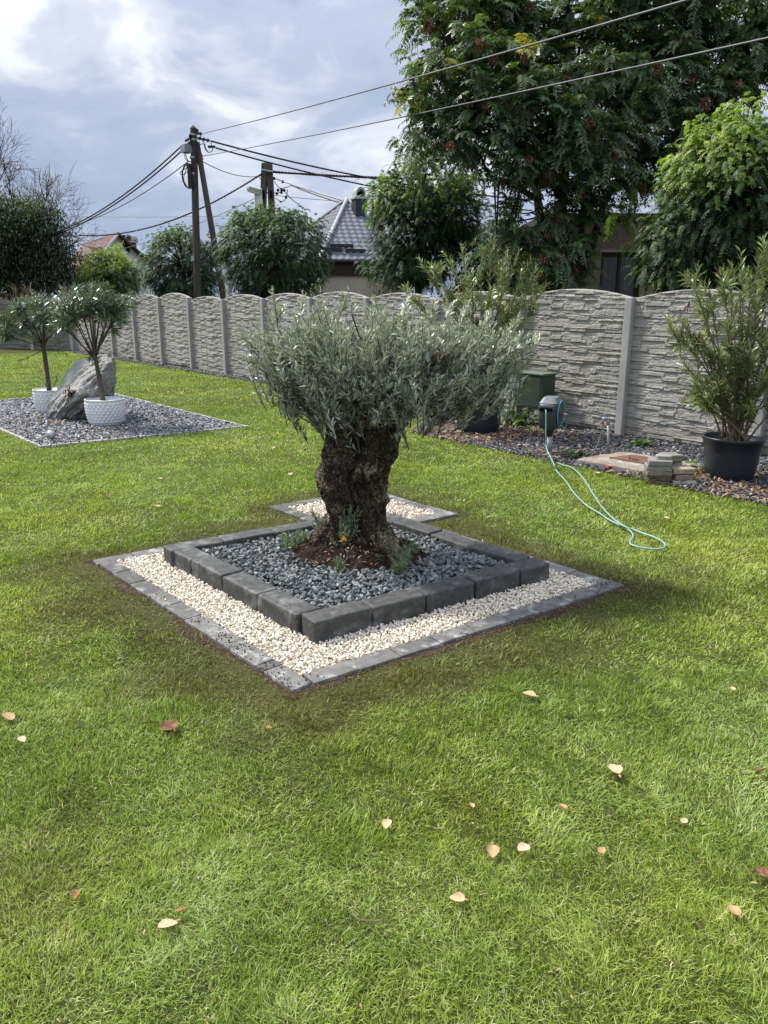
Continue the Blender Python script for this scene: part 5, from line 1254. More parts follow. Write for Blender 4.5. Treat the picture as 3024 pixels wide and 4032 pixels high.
# ------------------------------------------------------------------ trees beyond the fence
def behind(u, off):
    """plan point seen at u (horizon height) on a line lying off metres beyond the fence"""
    r = (u * K - CX) * cp_ / FPX; p = FP8 - FN * off
    s = (r * p[1] - p[0]) / (FD[0] - r * FD[1]); return p + FD * s
MT['rob'] = leaf('robinia_leaf', [(0, (.018, .040, .022)), (.35, (.032, .070, .030)), (.6, (.080, .15, .036)), (.8, (.20, .30, .05)), (1, (.36, .42, .08))], .34, .5, .3, tcol=(1.35, 1.6, .6))
def globe(u, off, v_mid, hw_, hh_, label, seed, dense=1., tone=0., gap=.0, leafs=.26, extra=(), lit=1., trunk=True):
    c = behind(u, off); y = c[1]; C = dp(u, v_mid, y); px = np.linalg.norm(dp(u + 10, v_mid, y) - dp(u, v_mid, y)) / 10
    rx, rz = hw_ * px, hh_ * px
    o = empty('globe_robinia', (*C[:2], 0), label, 'tree', 'globe headed robinias along the street')
    if trunk:
        t = np.linspace(0, 1, 6)[:, None]; MB().tube(np.array([[C[0], C[1], 0]]) * (1 - t) + C * t, np.linspace(.11, .07, 6), 10).build('trunk', MT['twig_dark'], o, smooth=True)
    mbb = MB(); mbl = MB(); n = int(430 * dense * max(1, rx / 1.35))
    sph = [(C, np.array([rx, (rx + rz) / 2, rz]))] + [(dp(a, b, y + dy), np.array([r1 * px, r1 * px, r2 * px])) for a, b, dy, r1, r2 in extra]
    vol = np.array([s[1][0] * s[1][2] for s in sph])
    for (cc, rr), k in zip(sph, rng.multinomial(n, vol / vol.sum())):
        d = norm(rng.normal(0, 1, (k, 3))); lump = 1.03 + fbm(d * 3.2 + seed, seed, 4) * (.45 + .55 * np.clip(d[:, 2], 0, 1))
        sh = rng.choice([1., .85, .66], k, p=[.66, .24, .10])
        tip = cc + d * rr * (lump * sh)[:, None]; tip[:, 2] = np.maximum(tip[:, 2], .9)
        for q in range(k):
            if q % 4 == 0: mbb.tube([C + (cc - C) * .6, (C + tip[q]) / 2 + np.array([0, 0, .1]), tip[q]], [.02, .012, .005], 4, cap=False)
            m = rng.integers(9, 14); out = norm(d[q] + np.array([0, 0, .35])); s = rng.uniform(0, .34, m)[:, None]
            P = tip[q] - out * s + rng.normal(0, .07, (m, 3)); D = norm(d[q] * .9 + rng.normal(0, .55, (m, 3)) + np.array([0, 0, .18]))
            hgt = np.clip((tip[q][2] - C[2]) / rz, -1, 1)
            sun_tone = (sh[q] == 1.) * np.clip(hgt * 1.15 - d[q][0] * .35, 0, 1)     # sunlight painted into the leaf tint, outer tips at top and left
            tn = np.clip(.30 + tone + .42 * sun_tone * lit + rng.normal(0, .11, m), 0, 1)
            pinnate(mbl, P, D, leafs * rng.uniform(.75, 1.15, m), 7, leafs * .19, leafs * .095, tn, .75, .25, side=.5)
    mbb.build('branches', MT['twig_dark'], o); mbl.build('crown', MT['rob'], o); return o
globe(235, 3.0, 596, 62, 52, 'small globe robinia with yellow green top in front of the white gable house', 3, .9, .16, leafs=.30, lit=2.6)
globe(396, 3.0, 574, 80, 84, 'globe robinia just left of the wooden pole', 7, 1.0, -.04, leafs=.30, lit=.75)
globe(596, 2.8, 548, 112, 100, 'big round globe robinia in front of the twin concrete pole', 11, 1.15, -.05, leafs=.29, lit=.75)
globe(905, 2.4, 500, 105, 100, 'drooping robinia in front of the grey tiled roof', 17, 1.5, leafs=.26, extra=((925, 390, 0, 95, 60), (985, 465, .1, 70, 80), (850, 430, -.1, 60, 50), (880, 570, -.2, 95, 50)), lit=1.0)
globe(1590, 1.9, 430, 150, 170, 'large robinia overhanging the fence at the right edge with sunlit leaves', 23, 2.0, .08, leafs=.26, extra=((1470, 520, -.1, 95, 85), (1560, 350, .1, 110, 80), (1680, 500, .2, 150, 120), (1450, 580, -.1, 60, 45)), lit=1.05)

# ------------------------------------------------------------------ tree of heaven
YA = 15.5
def at_(u, v, dy=0.): return dp(u, v, YA + dy)
ail = empty('tree_of_heaven', (*at_(1230, 640)[:2], 0), 'very tall dark tree with long feathery leaves and red seed clusters filling the upper right', 'tree')
MT['ail'] = leaf('feather_leaf', [(0, (.030, .056, .026)), (.4, (.064, .110, .046)), (.7, (.125, .19, .075)), (.9, (.21, .275, .09)), (.96, (.26, .26, .05)), (1, (.34, .30, .05))], .38, .42, .45, tcol=(1.4, 1.5, .5))
MT['seed'] = leaf('winged_seeds', [(0, (.14, .06, .04)), (.6, (.30, .16, .11)), (1, (.42, .26, .19))], .2, .7, .2, tcol=(1.1, .8, .6))
ground_a = np.array([*at_(1230, 640)[:2], 0.])
stems = [[(1235, 690, 0), (1225, 560, 0), (1215, 420, .0), (1235, 300, .1), (1240, 180, .2), (1260, 60, .2)], [(1232, 640, 0), (1250, 520, .1), (1275, 400, .2), (1330, 280, .3), (1400, 190, .4), (1480, 120, .5)], [(1230, 600, 0), (1170, 480, -.1), (1155, 380, -.2), (1110, 290, -.3), (1040, 200, -.3), (980, 120, -.3)],
         [(1250, 600, .2), (1275, 540, .1), (1290, 490, 0), (1310, 430, 0), (1370, 360, .2), (1450, 300, .3), (1540, 240, .3)], [(1215, 430, 0), (1150, 350, -.4), (1060, 300, -.5), (960, 260, -.5), (890, 250, -.5)], [(1240, 300, .1), (1180, 200, -.2), (1130, 100, -.3), (1090, 20, -.3)], [(1330, 280, .3), (1380, 150, .2), (1420, 40, .2), (1450, -60, .2)],
         [(1160, 430, -.2), (1100, 395, -.3), (1060, 380, -.4), (1040, 340, -.4)], [(1480, 120, .5), (1560, 90, .4), (1640, 60, .3), (1720, 40, .3)], [(1240, 180, .2), (1230, 60, 0), (1220, -50, 0)]]
for i_, s in enumerate(stems):
    P = smooth_path([at_(*a) for a in s], 4); r0 = .13 if i_ == 0 else (.10 if i_ < 4 else .06)
    if i_ == 0: P = np.concatenate([[[*P[0][:2], 0]], P])
    MB().tube(P, np.linspace(r0, .018, len(P)), 9).build('trunk' if i_ == 0 else 'limb', MT['twig_dark'], ail, smooth=True)
STP = [smooth_path([at_(*a) for a in s], 8) for s in stems]; ALLP = np.concatenate(STP)
al = [(960, 70, 75, 70, 0), (1000, 150, 100, 80, -.6), (940, 220, 80, 60, -.4), (885, 265, 50, 40, -.2), (1040, 60, 110, 90, .4), (1130, 70, 110, 90, 0), (1100, 190, 120, 80, -1), (1030, 290, 110, 60, -.8), (960, 300, 80, 40, -.5), (1210, 140, 120, 100, .3), (1200, 270, 120, 80, -1.1), (1310, 90, 120, 110, .8), (1310, 220, 110, 80, -.6),
      (1400, 160, 110, 90, .4), (1420, 270, 100, 60, -.2), (1500, 210, 90, 70, .3), (1545, 200, 60, 60, .6), (1430, 60, 110, 90, 1.), (1540, 60, 110, 70, .8), (1630, 50, 80, 60, .6), (1140, 350, 100, 45, -.8), (1260, 350, 110, 50, -1), (1370, 350, 90, 55, -.4), (1290, 415, 100, 40, -.5), (1180, 500, 100, 45, -.6), (1130, 530, 90, 60, -.6), (1190, 560, 70, 50, -.9),
      (1330, 420, 90, 50, .2), (1180, 590, 70, 40, -.8), (1420, 370, 70, 50, .3), (1110, 480, 55, 40, -.2), (1200, -30, 200, 60, 0), (1450, -40, 200, 60, .4), (1000, -10, 90, 50, 0), (1600, 130, 60, 40, .5), (1690, 90, 80, 70, .6), (1650, 150, 30, 40, .3)]
pxa = np.linalg.norm(at_(1210, 300) - at_(1200, 300)) / 10
ar = np.array([a[2] * a[3] for a in al], float); mbl = MB(); mbb = MB(); tipsA = []
for a, k in zip(al, rng.multinomial(1000, ar / ar.sum())):
    c = at_(a[0], a[1], a[4])
    for _ in range(k):
        d = norm(rng.normal(0, 1, 3)) * rng.uniform(.35, 1.) ** .5; tip = c + d * np.array([a[2] * pxa, 1.1, a[3] * pxa])
        w_ = ALLP[int(np.argmin(np.linalg.norm(ALLP - tip, axis=1)))]; out = norm(tip - w_ + np.array([0, 0, .5]))
        if _ % 2 == 0: t = np.linspace(0, 1, 5)[:, None]; m_ = (w_ + tip) / 2 + np.array([0, 0, -.08]); mbb.tube(w_ * (1 - t) ** 2 + 2 * m_ * t * (1 - t) + tip * t * t, np.linspace(.02, .008, 5), 4, cap=False)
        m = rng.integers(6, 10); ph = rng.uniform(0, 2 * PI, m); D = norm(rng.normal(0, 1, (m, 3)) * np.array([1, 1, .75]) + out * .75 + np.array([0, 0, .2]))
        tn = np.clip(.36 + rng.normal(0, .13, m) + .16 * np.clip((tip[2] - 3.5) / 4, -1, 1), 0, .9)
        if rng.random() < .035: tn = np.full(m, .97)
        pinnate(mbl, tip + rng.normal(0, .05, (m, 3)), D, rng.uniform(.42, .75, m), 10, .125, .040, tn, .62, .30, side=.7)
        tipsA.append(tip)
mbl.build('crown', MT['ail'], ail); mbb.build('branches', MT['twig_dark'], ail)
sm = []
for k in range(4):
    mb = MB(); D = norm(rng.normal(0, 1, (150, 3)) + np.array([0, 0, -.3])); P = rng.normal(0, 1, (150, 3)) * np.array([.042, .042, .036]); blades(mb, P, D, np.array([0, 0, 1.]), .075, .020, rng.random(150), .2, .3); sm.append(mb)
fr = [t for t in tipsA if t[1] < YA - .3 and t[2] > 1.5]
for k in range(84):
    p = fr[rng.integers(0, len(fr))] + np.array([rng.normal(0, .1), -.22, -.10])
    if k < 4: o = sm[k].build('seed_cluster', MT['seed'], loc=(0, 0, 0)); sm[k] = o
    else: o = sm[k % 4].copy(); COL.objects.link(o)
    o.parent = ail; o.location = p - wloc(ail); o.rotation_euler = (0, 0, rng.uniform(0, 6)); s_ = rng.uniform(.6, 1.15); o.scale = (s_, s_, s_)

# ------------------------------------------------------------------ generic leafy tree and bushes
def grow(p, d, L, r, lev, out, tips, up=.1, spread=.55, shrink_=.74, kids=(2, 4)):
    pts = bend(p, d, L, up, 5, .09); out.append((pts, r, r * .62))
    if lev == 0: tips.append((pts, lev)); return
    for _ in range(rng.integers(*kids)):
        s = rng.uniform(.45, 1.); q, dd = interp(pts, np.array([s])); nd = norm(dd[0] + rng.normal(0, spread, 3)); grow(q[0], nd, L * shrink_ * rng.uniform(.75, 1.15), r * .6, lev - 1, out, tips, up, spread, shrink_, kids)
def bush(u, off, v_top, hw_, label, m, n=420, y=None, L=.10, W=.045, tone=.5, zb_=0., grp='shrubs growing behind the fence', name='shrub', cat='shrub'):
    c = behind(u, off) if y is None else dp(u, 640, y)[:2]; y = c[1]; T = dp(u, v_top, y); px = np.linalg.norm(dp(u + 10, 600, y) - dp(u, 600, y)) / 10
    o = empty(name, (*c, 0), label, cat, grp); mb = MB(); mbs = MB(); R = hw_ * px; Ht = T[2]
    for _ in range(n // 9):
        a = rng.uniform(0, 2 * PI); rr = math.sqrt(rng.random()); tip = np.array([c[0] + R * rr * math.cos(a), c[1] + R * rr * math.sin(a), Ht * (1 - .5 * rr ** 2) * rng.uniform(.55, 1.05)])
        b = np.array([c[0] + rng.normal(0, .15), c[1] + rng.normal(0, .15), 0]); t = np.linspace(0, 1, 6)[:, None]; mdp = b * .6 + tip * .4 + np.array([0, 0, Ht * .25]); pt = b * (1 - t) ** 2 + 2 * mdp * t * (1 - t) + tip * t * t
        mbs.tube(pt, np.linspace(.012, .003, 6), 4, cap=False)
        k = 34; s = rng.uniform(.35, 1, k); P, D = interp(pt, s); blades(mb, P + rng.normal(0, .09, (k, 3)), norm(D + rng.normal(0, .9, (k, 3))), np.array([0, 0, 1.]), L * rng.uniform(.6, 1.2, k), W * rng.uniform(.7, 1.2, k), np.clip(tone + rng.normal(0, .2, k), 0, 1), .2, .2)
    mbs.build('stems', MT['twig'], o); mb.build('leaves', m, o); return o
MT['yg'] = leaf('yellow_green_leaf', [(0, (.06, .085, .02)), (.5, (.14, .17, .04)), (1, (.28, .28, .08))], .35, .55, .3)
MT['mid'] = leaf('mid_green_leaf', [(0, (.03, .055, .02)), (.5, (.07, .11, .035)), (1, (.17, .21, .08))], .3, .55, .3)
MT['silver'] = leaf('greyish_leaf', [(0, (.08, .09, .05)), (.5, (.18, .19, .11)), (1, (.33, .33, .22))], .3, .6, .3)
bush(315, 2.2, 590, 38, 'yellow green shrub between the two left globe robinias', MT['yg'], 600)
bush(500, 1.6, 600, 26, 'grey green shrub at the foot of the slanting brace pole', MT['silver'], 360)
bush(535, 1.8, 608, 30, 'pale yellow green shrub right of the slanting brace pole', MT['yg'], 360)
bush(690, 1.6, 592, 34, 'mid green shrub at the left corner of the grey roofed house', MT['mid'], 480)
bush(815, 1.3, 600, 30, 'yellow leafed shrub against the wall of the grey roofed house', MT['yg'], 420, tone=.75)
bush(1130, 2.6, 590, 55, 'dark green shrub below the tall feathery tree', MT['mid'], 520, tone=.15)
bush(1040, 3.4, 485, 85, 'dark shrub between the drooping robinia and the tall feathery tree', MT['mid'], 2200, tone=.2, L=.14, W=.06)

# dark tree at the far left with bare twigs
yD = 33.
def dk(u, v, dy=0.): return dp(u, v, yD + dy)
MT['plum'] = leaf('dark_plum_leaf', [(0, (.030, .042, .026)), (.5, (.062, .085, .045)), (.85, (.12, .16, .075)), (1, (.20, .25, .12))], .25, .5, .35)
o = empty('dark_tree', (*dk(25, 640)[:2], 0), 'dark broad leafed tree with bare twigs at the far left behind the fence', 'tree')
b0 = np.array([*dk(25, 640)[:2], 0.]); segs = []; tips = []
MB().tube([b0, dk(30, 600), dk(35, 575)], [.28, .22, .18], 10).build('trunk', MT['twig_dark'], o, smooth=True)
for (u, v, dy) in ((-60, 520, 0), (-10, 470, .5), (40, 460, -.5), (90, 470, 0), (130, 500, .4), (150, 545, -.4), (-60, 580, -.5), (20, 520, -1), (80, 530, -1.), (120, 580, -.6)):
    s = dk(35, 590); e = dk(u, v, dy); m_ = s * .5 + e * .5 + np.array([0, 0, .35]); t = np.linspace(0, 1, 7)[:, None]; pt = s * (1 - t) ** 2 + 2 * m_ * t * (1 - t) + e * t * t
    MB().tube(pt, np.linspace(.13, .03, 7), 7).build('limb', MT['twig_dark'], o, smooth=True)
    for _ in range(4):
        q, dd = interp(pt, np.array([rng.uniform(.35, 1.)])); grow(q[0], norm(dd[0] + rng.normal(0, .7, 3) + np.array([0, 0, .25])), rng.uniform(.7, 1.3), .028, 2, segs, tips, .1, .6)
mbb = MB(); mbl = MB()
for pt, r1, r2 in segs: mbb.tube(pt, np.linspace(r1, r2, len(pt)), 4, cap=False)
blob = [(30, 560, 110, 75), (80, 500, 70, 55), (20, 480, 70, 50), (-40, 540, 80, 80), (110, 590, 60, 45), (60, 610, 90, 40), (130, 555, 35, 40), (10, 440, 45, 30), (85, 455, 40, 30), (-60, 470, 60, 60)]
pxd = np.linalg.norm(dk(30, 500) - dk(20, 500)) / 10; ba_ = np.array([b[2] * b[3] for b in blob], float)
for b, k in zip(blob, rng.multinomial(2400, ba_ / ba_.sum())):
    d = norm(rng.normal(0, 1, (k, 3))) * (rng.random(k) ** .4)[:, None]; C_ = dk(b[0], b[1]) + d * np.array([b[2] * pxd, 1.6, b[3] * pxd])
    for c_ in C_:
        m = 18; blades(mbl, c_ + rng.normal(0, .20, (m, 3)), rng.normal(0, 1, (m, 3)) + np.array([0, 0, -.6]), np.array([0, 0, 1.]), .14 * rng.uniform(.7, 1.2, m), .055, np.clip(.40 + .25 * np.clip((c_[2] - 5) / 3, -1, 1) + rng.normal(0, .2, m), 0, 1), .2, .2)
mbb.build('branches', MT['twig_dark'], o); mbl.build('crown', MT['plum'], o)
def bare(base, tip_list, label, r, lev=2, L=1.2):
    oo = empty('bare_tree', (*base[:2], 0), label, 'tree', 'leafless grey trees at the far left'); sg = []; tp_ = []
    for e in tip_list:
        s = base; m_ = s * .6 + e * .4 + np.array([0, 0, .5]); t = np.linspace(0, 1, 8)[:, None]; pt = s * (1 - t) ** 2 + 2 * m_ * t * (1 - t) + e * t * t; sg.append((pt, r, r * .3))
        for _ in range(6):
            q, dd = interp(pt, np.array([rng.uniform(.5, 1.)])); grow(q[0], norm(dd[0] + rng.normal(0, .5, 3)), rng.uniform(.5, 1.) * L, r * .28, lev, sg, tp_, .15, .5)
    mb = MB()
    for pt, r1, r2 in sg: mb.tube(pt, np.maximum(np.linspace(r1, r2, len(pt)) * .8, .005), 4, cap=False)
    mb.tube([np.array([*base[:2], 0]), base], [r * 1.6, r * 1.2], 8); mb.build('trunk', MT['bare'], oo); return oo
bare(dp(95, 560, 34.5), [dp(u, v, 34.5 + dy) for u, v, dy in ((70, 405, 0), (95, 420, .5), (115, 430, 0), (125, 450, -.4), (140, 460, .3), (150, 500, 0), (155, 520, .3), (165, 545, -.2), (100, 450, .4), (60, 430, 0))], 'leafless grey twigged tree rising behind the dark plum tree', .035)
bare(dp(-30, 480, 37), [dp(u, v, 37 + dy) for u, v, dy in ((-20, 275, 0), (10, 290, .5), (20, 310, 0), (25, 340, -.4), (15, 360, .3), (30, 385, 0), (5, 330, .3), (-10, 300, 0))], 'tall leafless grey tree cut by the left picture edge', .045, 2, 1.0)

# ------------------------------------------------------------------ houses
MT['wall_w'] = mat('white_render', (.62, .62, .62), (.54, .54, .54), 2., .9, .2, .2, 40, .005)
MT['wall_b'] = mat('beige_render', (.40, .36, .31), (.34, .305, .265), 2., .9, .2, .3, 60, .006)
MT['wall_t'] = mat('tan_render', (.27, .215, .155), (.215, .17, .125), 1.6, .9, .2, .4, 50, .006, stretch=(1, 1, .5))
MT['roof_r'] = mat('red_brown_roof', (.155, .095, .085), (.12, .078, .072), 3., .85, .2, .4, 30, .02)
MT['roof_g'] = mat('grey_roof_tile', (.135, .15, .18), (.105, .12, .145), 3., .75, .25, .2, 30, .01)
MT['ridge'] = mat('light_ridge_cap', (.34, .38, .38), (.28, .31, .32), 6., .6, .4, .2)
MT['fascia'] = mat('dark_brown_fascia', (.022, .014, .014), (.032, .02, .02), 5., .6, .3, .1)
MT['dark_metal'] = mat('anthracite_sheet', (.018, .019, .024), (.025, .026, .032), 4, .5, .4, .1)
MT['brick'] = mat('chimney_brick', (.20, .085, .06), (.15, .07, .05), 9, .9, .2, .4)
MT['glass'] = mat('dark_window_glass', (.012, .014, .016), (.02, .022, .025), 2, .12, .6, 0)
MT['curtain'] = mat('grey_curtain', (.13, .135, .14), (.07, .075, .08), 30, .9, .1, .1, stretch=(1, 1, .02))
MT['wood_frame'] = mat('brown_window_frame', (.045, .022, .015), (.06, .03, .02), 8, .6, .3, .2)
def poly(pts, m, name, parent, th=None):
    q = MB(); P = np.array(pts, float); q.add(P, np.arange(len(P))[None])
    return q.build(name, m, parent)
# grey tiled pyramid roof house
yH = 27.
ap = dp(750, 432, yH + 4.0); c1 = dp(690, 561, yH); ez = c1[2]
c2 = dp(555, 575, yH + 6.5); c2[2] = ez; c3 = dp(905, 560, yH + .8); c3[2] = ez
c4 = c2 + c3 - c1
hs_ = empty('tiled_house', (*c1[:2], 0), 'beige house with grey tiled hip roof and dark chimney behind the robinias', 'house')
def tiled(a, b, top_, rows, waves, m, name, parent):
    """roof face a-b eaves, apex top_: real stepped, waved tiles"""
    n1, n2 = waves * 6 + 1, rows * 4 + 1; s = np.linspace(0, 1, n1); h = np.linspace(0, .999, n2)
    Sg, Hg = np.meshgrid(s, h, indexing='ij'); nn = np.cross(b - a, top_ - a); nn = nn / np.linalg.norm(nn); nn = nn if nn[2] > 0 else -nn
    base = a + (b - a) * Sg[..., None]; xs_ = (Sg - .5) * (1 - Hg) + .5
    foot = ((top_ - a) @ (b - a)) / ((b - a) @ (b - a))
    P = a + (b - a) * (Sg * (1 - Hg) + foot * Hg)[..., None] + ((top_ - a) - (b - a) * foot) * Hg[..., None]
    L = np.linalg.norm(b - a); xx = (Sg * (1 - Hg) + foot * Hg) * L
    off = .014 * np.sin(xx / .24 * 2 * PI) + .035 * (1 - (Hg * rows) % 1.)
    P = P + nn * off[..., None]; i = np.arange(n1 * n2).reshape(n1, n2)
    F = np.stack([i[:-1, :-1], i[1:, :-1], i[1:, 1:], i[:-1, 1:]], -1).reshape(-1, 4)
    return MB().add(P.reshape(-1, 3), F).build(name, m, parent)
tiled(c1, c3, ap, 15, 40, MT['roof_g'], 'roof', hs_); tiled(c2, c1, ap, 15, 40, MT['roof_g'], 'roof', hs_)
poly([c3, c4, ap], MT['roof_g'], 'roof', hs_); poly([c4, c2, ap], MT['roof_g'], 'roof', hs_)
for e in (c1, c2, c3): t = np.linspace(0, 1, 24)[:, None]; MB().tube(e * (1 - t) + ap * t + np.array([0, 0, .05]), .065 * (1 + .12 * (np.arange(24) % 2)), 8).build('ridge_cap', MT['ridge'], hs_)
cm = (c1 + c4) / 2
def inset(p, f=.075): return p + (cm - p) * f
for a, b in ((c1, c3), (c2, c1)):
    d = np.array([0, 0, -.50]); poly([inset(a, .02) + [0, 0, -.02], inset(b, .02) + [0, 0, -.02], inset(b, .03) + d, inset(a, .03) + d], MT['fascia'], 'fascia', hs_)
    A_, B_ = inset(a, .05), inset(b, .05); wl_ = poly([(*A_[:2], 0), (*B_[:2], 0), (B_[0], B_[1], ez - .05), (A_[0], A_[1], ez - .05)], MT['wall_b'], 'wall', hs_)
    MB().tube([inset(a, -.005) + [0, 0, -.03], inset(b, -.005) + [0, 0, -.03]], .06, 8).build('gutter', MT['dark_metal'], hs_)
for (u, v, l) in ((716, 544, .75), (738, 536, .8), (768, 547, .7)):
    nr = np.cross(c3 - c1, ap - c1); d_ = np.array(_ray(u, v)); p = np.array([0, 0, H]) + d_ * (((c1 - np.array([0, 0, H])) @ nr) / (d_ @ nr)); f = norm(c3 - c1); MB().box(p + np.array([0, -.03, .08]), (l, .08, .12), math.atan2(f[1], f[0]), .01).build('snow_guard', MT['dark_metal'], hs_)
ch = dp(776, 462, yH + 3.2)
MB().box((ch[0], ch[1], ch[2] - .2), (.44, .44, 1.5), .4, .0).build('chimney', MT['dark_metal'], hs_)
zt_ = dp(776, 432, yH + 3.2)[2]
MB().box((ch[0], ch[1], zt_ + .05), (.52, .52, .09), .4, .02).build('chimney_slab', MT['ridge'], hs_)
cp = MB(); th = np.linspace(0, PI, 14)
hood = [np.stack([np.cos(th) * r, np.full(14, y_), np.maximum(np.sin(th), 0) ** .6 * r * 1.7], 1) for y_ in (-.19, .19) for r in (.19, .145)]
Vh = np.concatenate(hood); i = np.arange(13)
cp.add(Vh @ np.array(Matrix.Rotation(.4, 3, 'Z')).T + np.array([ch[0], ch[1], zt_ + .10]), [np.stack([i, i + 1, i + 15, i + 14], 1), np.stack([i, i + 28, i + 29, i + 1], 1), np.stack([i + 14, i + 15, i + 43, i + 42], 1), np.stack([i + 28, i + 42, i + 43, i + 29], 1)]); cp.build('chimney_cowl', MT['ridge'], hs_)
MB().box((ch[0] + .02, ch[1] + .05, zt_ + .20), (.30, .05, .20), .4).build('cowl_back', MT['void'], hs_)
pv = dp(754, 622, yH - .6); MB().tube([(pv[0], pv[1], 0), (pv[0], pv[1], pv[2] + .12)], .06, 8).build('vent_pipe', MT['galv'], hs_)

# white gable house with red brown roof
yG = 52.
hg = empty('gable_house', (*dp(255, 640, yG)[:2], 0), 'white gable house with a red brown roof and brick chimney at the far left', 'house')
gz1 = lambda x, y, dy=0.: dp((x / 1.659) / K, (400 + y / 1.659) / K, yG + dy)
A_ = gz1(765, 878); L_ = gz1(645, 1005); Rr = gz1(965, 1060, 3.); Rr[2] = L_[2] * .5 + Rr[2] * .5
Rr = gz1(950, 1040, 2.); L_ = gz1(640, 1005, -1.); L_[2] = Rr[2]
dv = gz1(545, 918, 11) - A_; dv[2] = 0
wd_ = 2.5
poly([(L_[0], L_[1], 0), (Rr[0], Rr[1], 0), Rr, A_, L_], MT['wall_w'], 'wall', hg)
poly([(L_[0], L_[1], 0), L_, L_ + dv, (*(L_ + dv)[:2], 0)], MT['wall_w'], 'wall', hg)
poly([(Rr[0], Rr[1], 0), Rr, Rr + dv, (*(Rr + dv)[:2], 0)], MT['wall_w'], 'wall', hg)
ov = -norm(dv) * .35; ln_ = norm(L_ - A_) * .6; rn_ = norm(Rr - A_) * .6; upz = np.array([0, 0, .10])
for e_, n_ in ((L_ + ln_, 'a'), (Rr + rn_, 'b')):
    q = MB(); V = np.array([A_ + ov + upz, e_ + ov + upz, e_ + dv + upz, A_ + dv + upz]); V2 = V + np.array([0, 0, .14]); q.add(np.concatenate([V, V2]), np.array([[0, 1, 2, 3], [7, 6, 5, 4], [0, 4, 5, 1], [1, 5, 6, 2], [2, 6, 7, 3], [3, 7, 4, 0]])); q.build('roof', MT['roof_r'], hg)
    MB().tube([A_ + ov * 1.05 + upz, e_ + ov * 1.05 + upz], .09, 6).build('verge_board', MT['fascia'] if n_ == 'b' else MT['wall_w'], hg)
nf = norm(np.cross(Rr - L_, [0, 0, 1.])); nf = nf if nf[1] < 0 else -nf
for x, y in ((760, 908), (787, 931), (813, 956)):
    p = gz1(x, y, .8); p = p - nf * ((p - A_) @ nf) + nf * .04; f = Rr - L_; MB().box(p, (.20, .06, .62), math.atan2(f[1], f[0])).build('vent_window', MT['void'], hg)
cb = gz1(862, 960, 3.5); MB().box((cb[0], cb[1], cb[2] - .2), (.62, .62, 1.5), .3).build('chimney', MT['brick'], hg)
ct_ = gz1(860, 918, 3.5); q = MB(); q.add(Vh * np.array([1.6, 1.7, 1.5]) @ np.array(Matrix.Rotation(-.3, 3, 'Z')).T + ct_, [np.stack([i, i + 1, i + 15, i + 14], 1), np.stack([i, i + 28, i + 29, i + 1], 1), np.stack([i + 14, i + 15, i + 43, i + 42], 1), np.stack([i + 28, i + 42, i + 43, i + 29], 1)]); q.box(ct_, (.8, .8, .10), .3); q.build('chimney_cowl', MT['ridge'], hg)
# low white shed beside it
sh_ = empty('white_shed', (*dp(155, 640, 46)[:2], 0), 'low white shed with dark eaves beside the dark tree at left', 'shed')
a = dp(128, 613, 46); b = dp(166, 604, 47.5); b2_ = dp(175, 608, 50); z_ = dp(150, 607, 46)[2]
pk = (a + b) / 2; MB().add(np.array([[*a[:2], 0], [*b[:2], 0], [*b[:2], z_], [*pk[:2], z_ + .6], [*a[:2], z_]]), np.arange(5)[None]).add(np.array([[*b[:2], 0], [b[0] + 2, b[1] + 3, 0], [b[0] + 2, b[1] + 3, z_], [*b[:2], z_]]), np.arange(4)[None]).build('wall', MT['wall_w'], sh_)
for e_ in (a, b): poly([(*pk[:2], z_ + .72), (e_[0], e_[1], z_ + .05), (e_[0] + 2, e_[1] + 3, z_ + .05), (pk[0] + 2, pk[1] + 3, z_ + .72)], MT['roof_r'], 'roof', sh_); MB().tube([(*pk[:2], z_ + .68), (e_[0], e_[1], z_ + .02)], .07, 6).build('eaves_board', MT['fascia'], sh_)

# tan house behind the tall tree
yC = 18.5
ho = empty('tan_house', (*dp(1300, 640, yC)[:2], 0), 'tan rendered house with a brown framed window half hidden behind the tall tree', 'house')
zt3 = dp(1300, 480, yC)[2]; xl, xr = dp(1190, 600, yC)[0], dp(1560, 600, yC)[0]
wx0, wx1 = dp(1296, 600, yC)[0], dp(1384, 600, yC)[0]; wz = dp(1340, 545, yC)[2]; wz0 = .95
def wallbox(x0, x1, z0, z1, m, nm, par, y=yC, d=.3): return MB().box(((x0 + x1) / 2, y + d / 2, (z0 + z1) / 2), (x1 - x0, d, z1 - z0)).build(nm, m, par)
wallbox(xl, wx0, 0, zt3, MT['wall_t'], 'wall', ho); wallbox(wx1, xr, 0, zt3, MT['wall_t'], 'wall', ho); wallbox(wx0, wx1, wz, zt3, MT['wall_t'], 'wall', ho); wallbox(wx0, wx1, 0, wz0, MT['wall_t'], 'wall', ho)
wallbox(wx0 - .05, wx1 + .05, wz + .005, wz + .06, MT['wall_b'], 'lintel', ho, yC - .04, .05)
fr_ = MB()
for x in (wx0 + .04, (wx0 + wx1) / 2, wx1 - .04): fr_.box((x, yC + .16, (wz + wz0) / 2), (.075, .08, wz - wz0 - .004))
fr_.box(((wx0 + wx1) / 2, yC + .163, wz - .05), (wx1 - wx0 - .004, .07, .08)); fr = fr_.build('window_frame', MT['wood_frame'], ho)
MB().box(((wx0 + wx1) / 2, yC + .17, (wz + wz0) / 2), (wx1 - wx0 - .01, .01, wz - wz0 - .01)).build('window_pane', mat('curtained_pane', (.10, .105, .11), (.03, .032, .036), 14, .25, .5, 0, stretch=(1, 1, .03)), fr, loc=None)
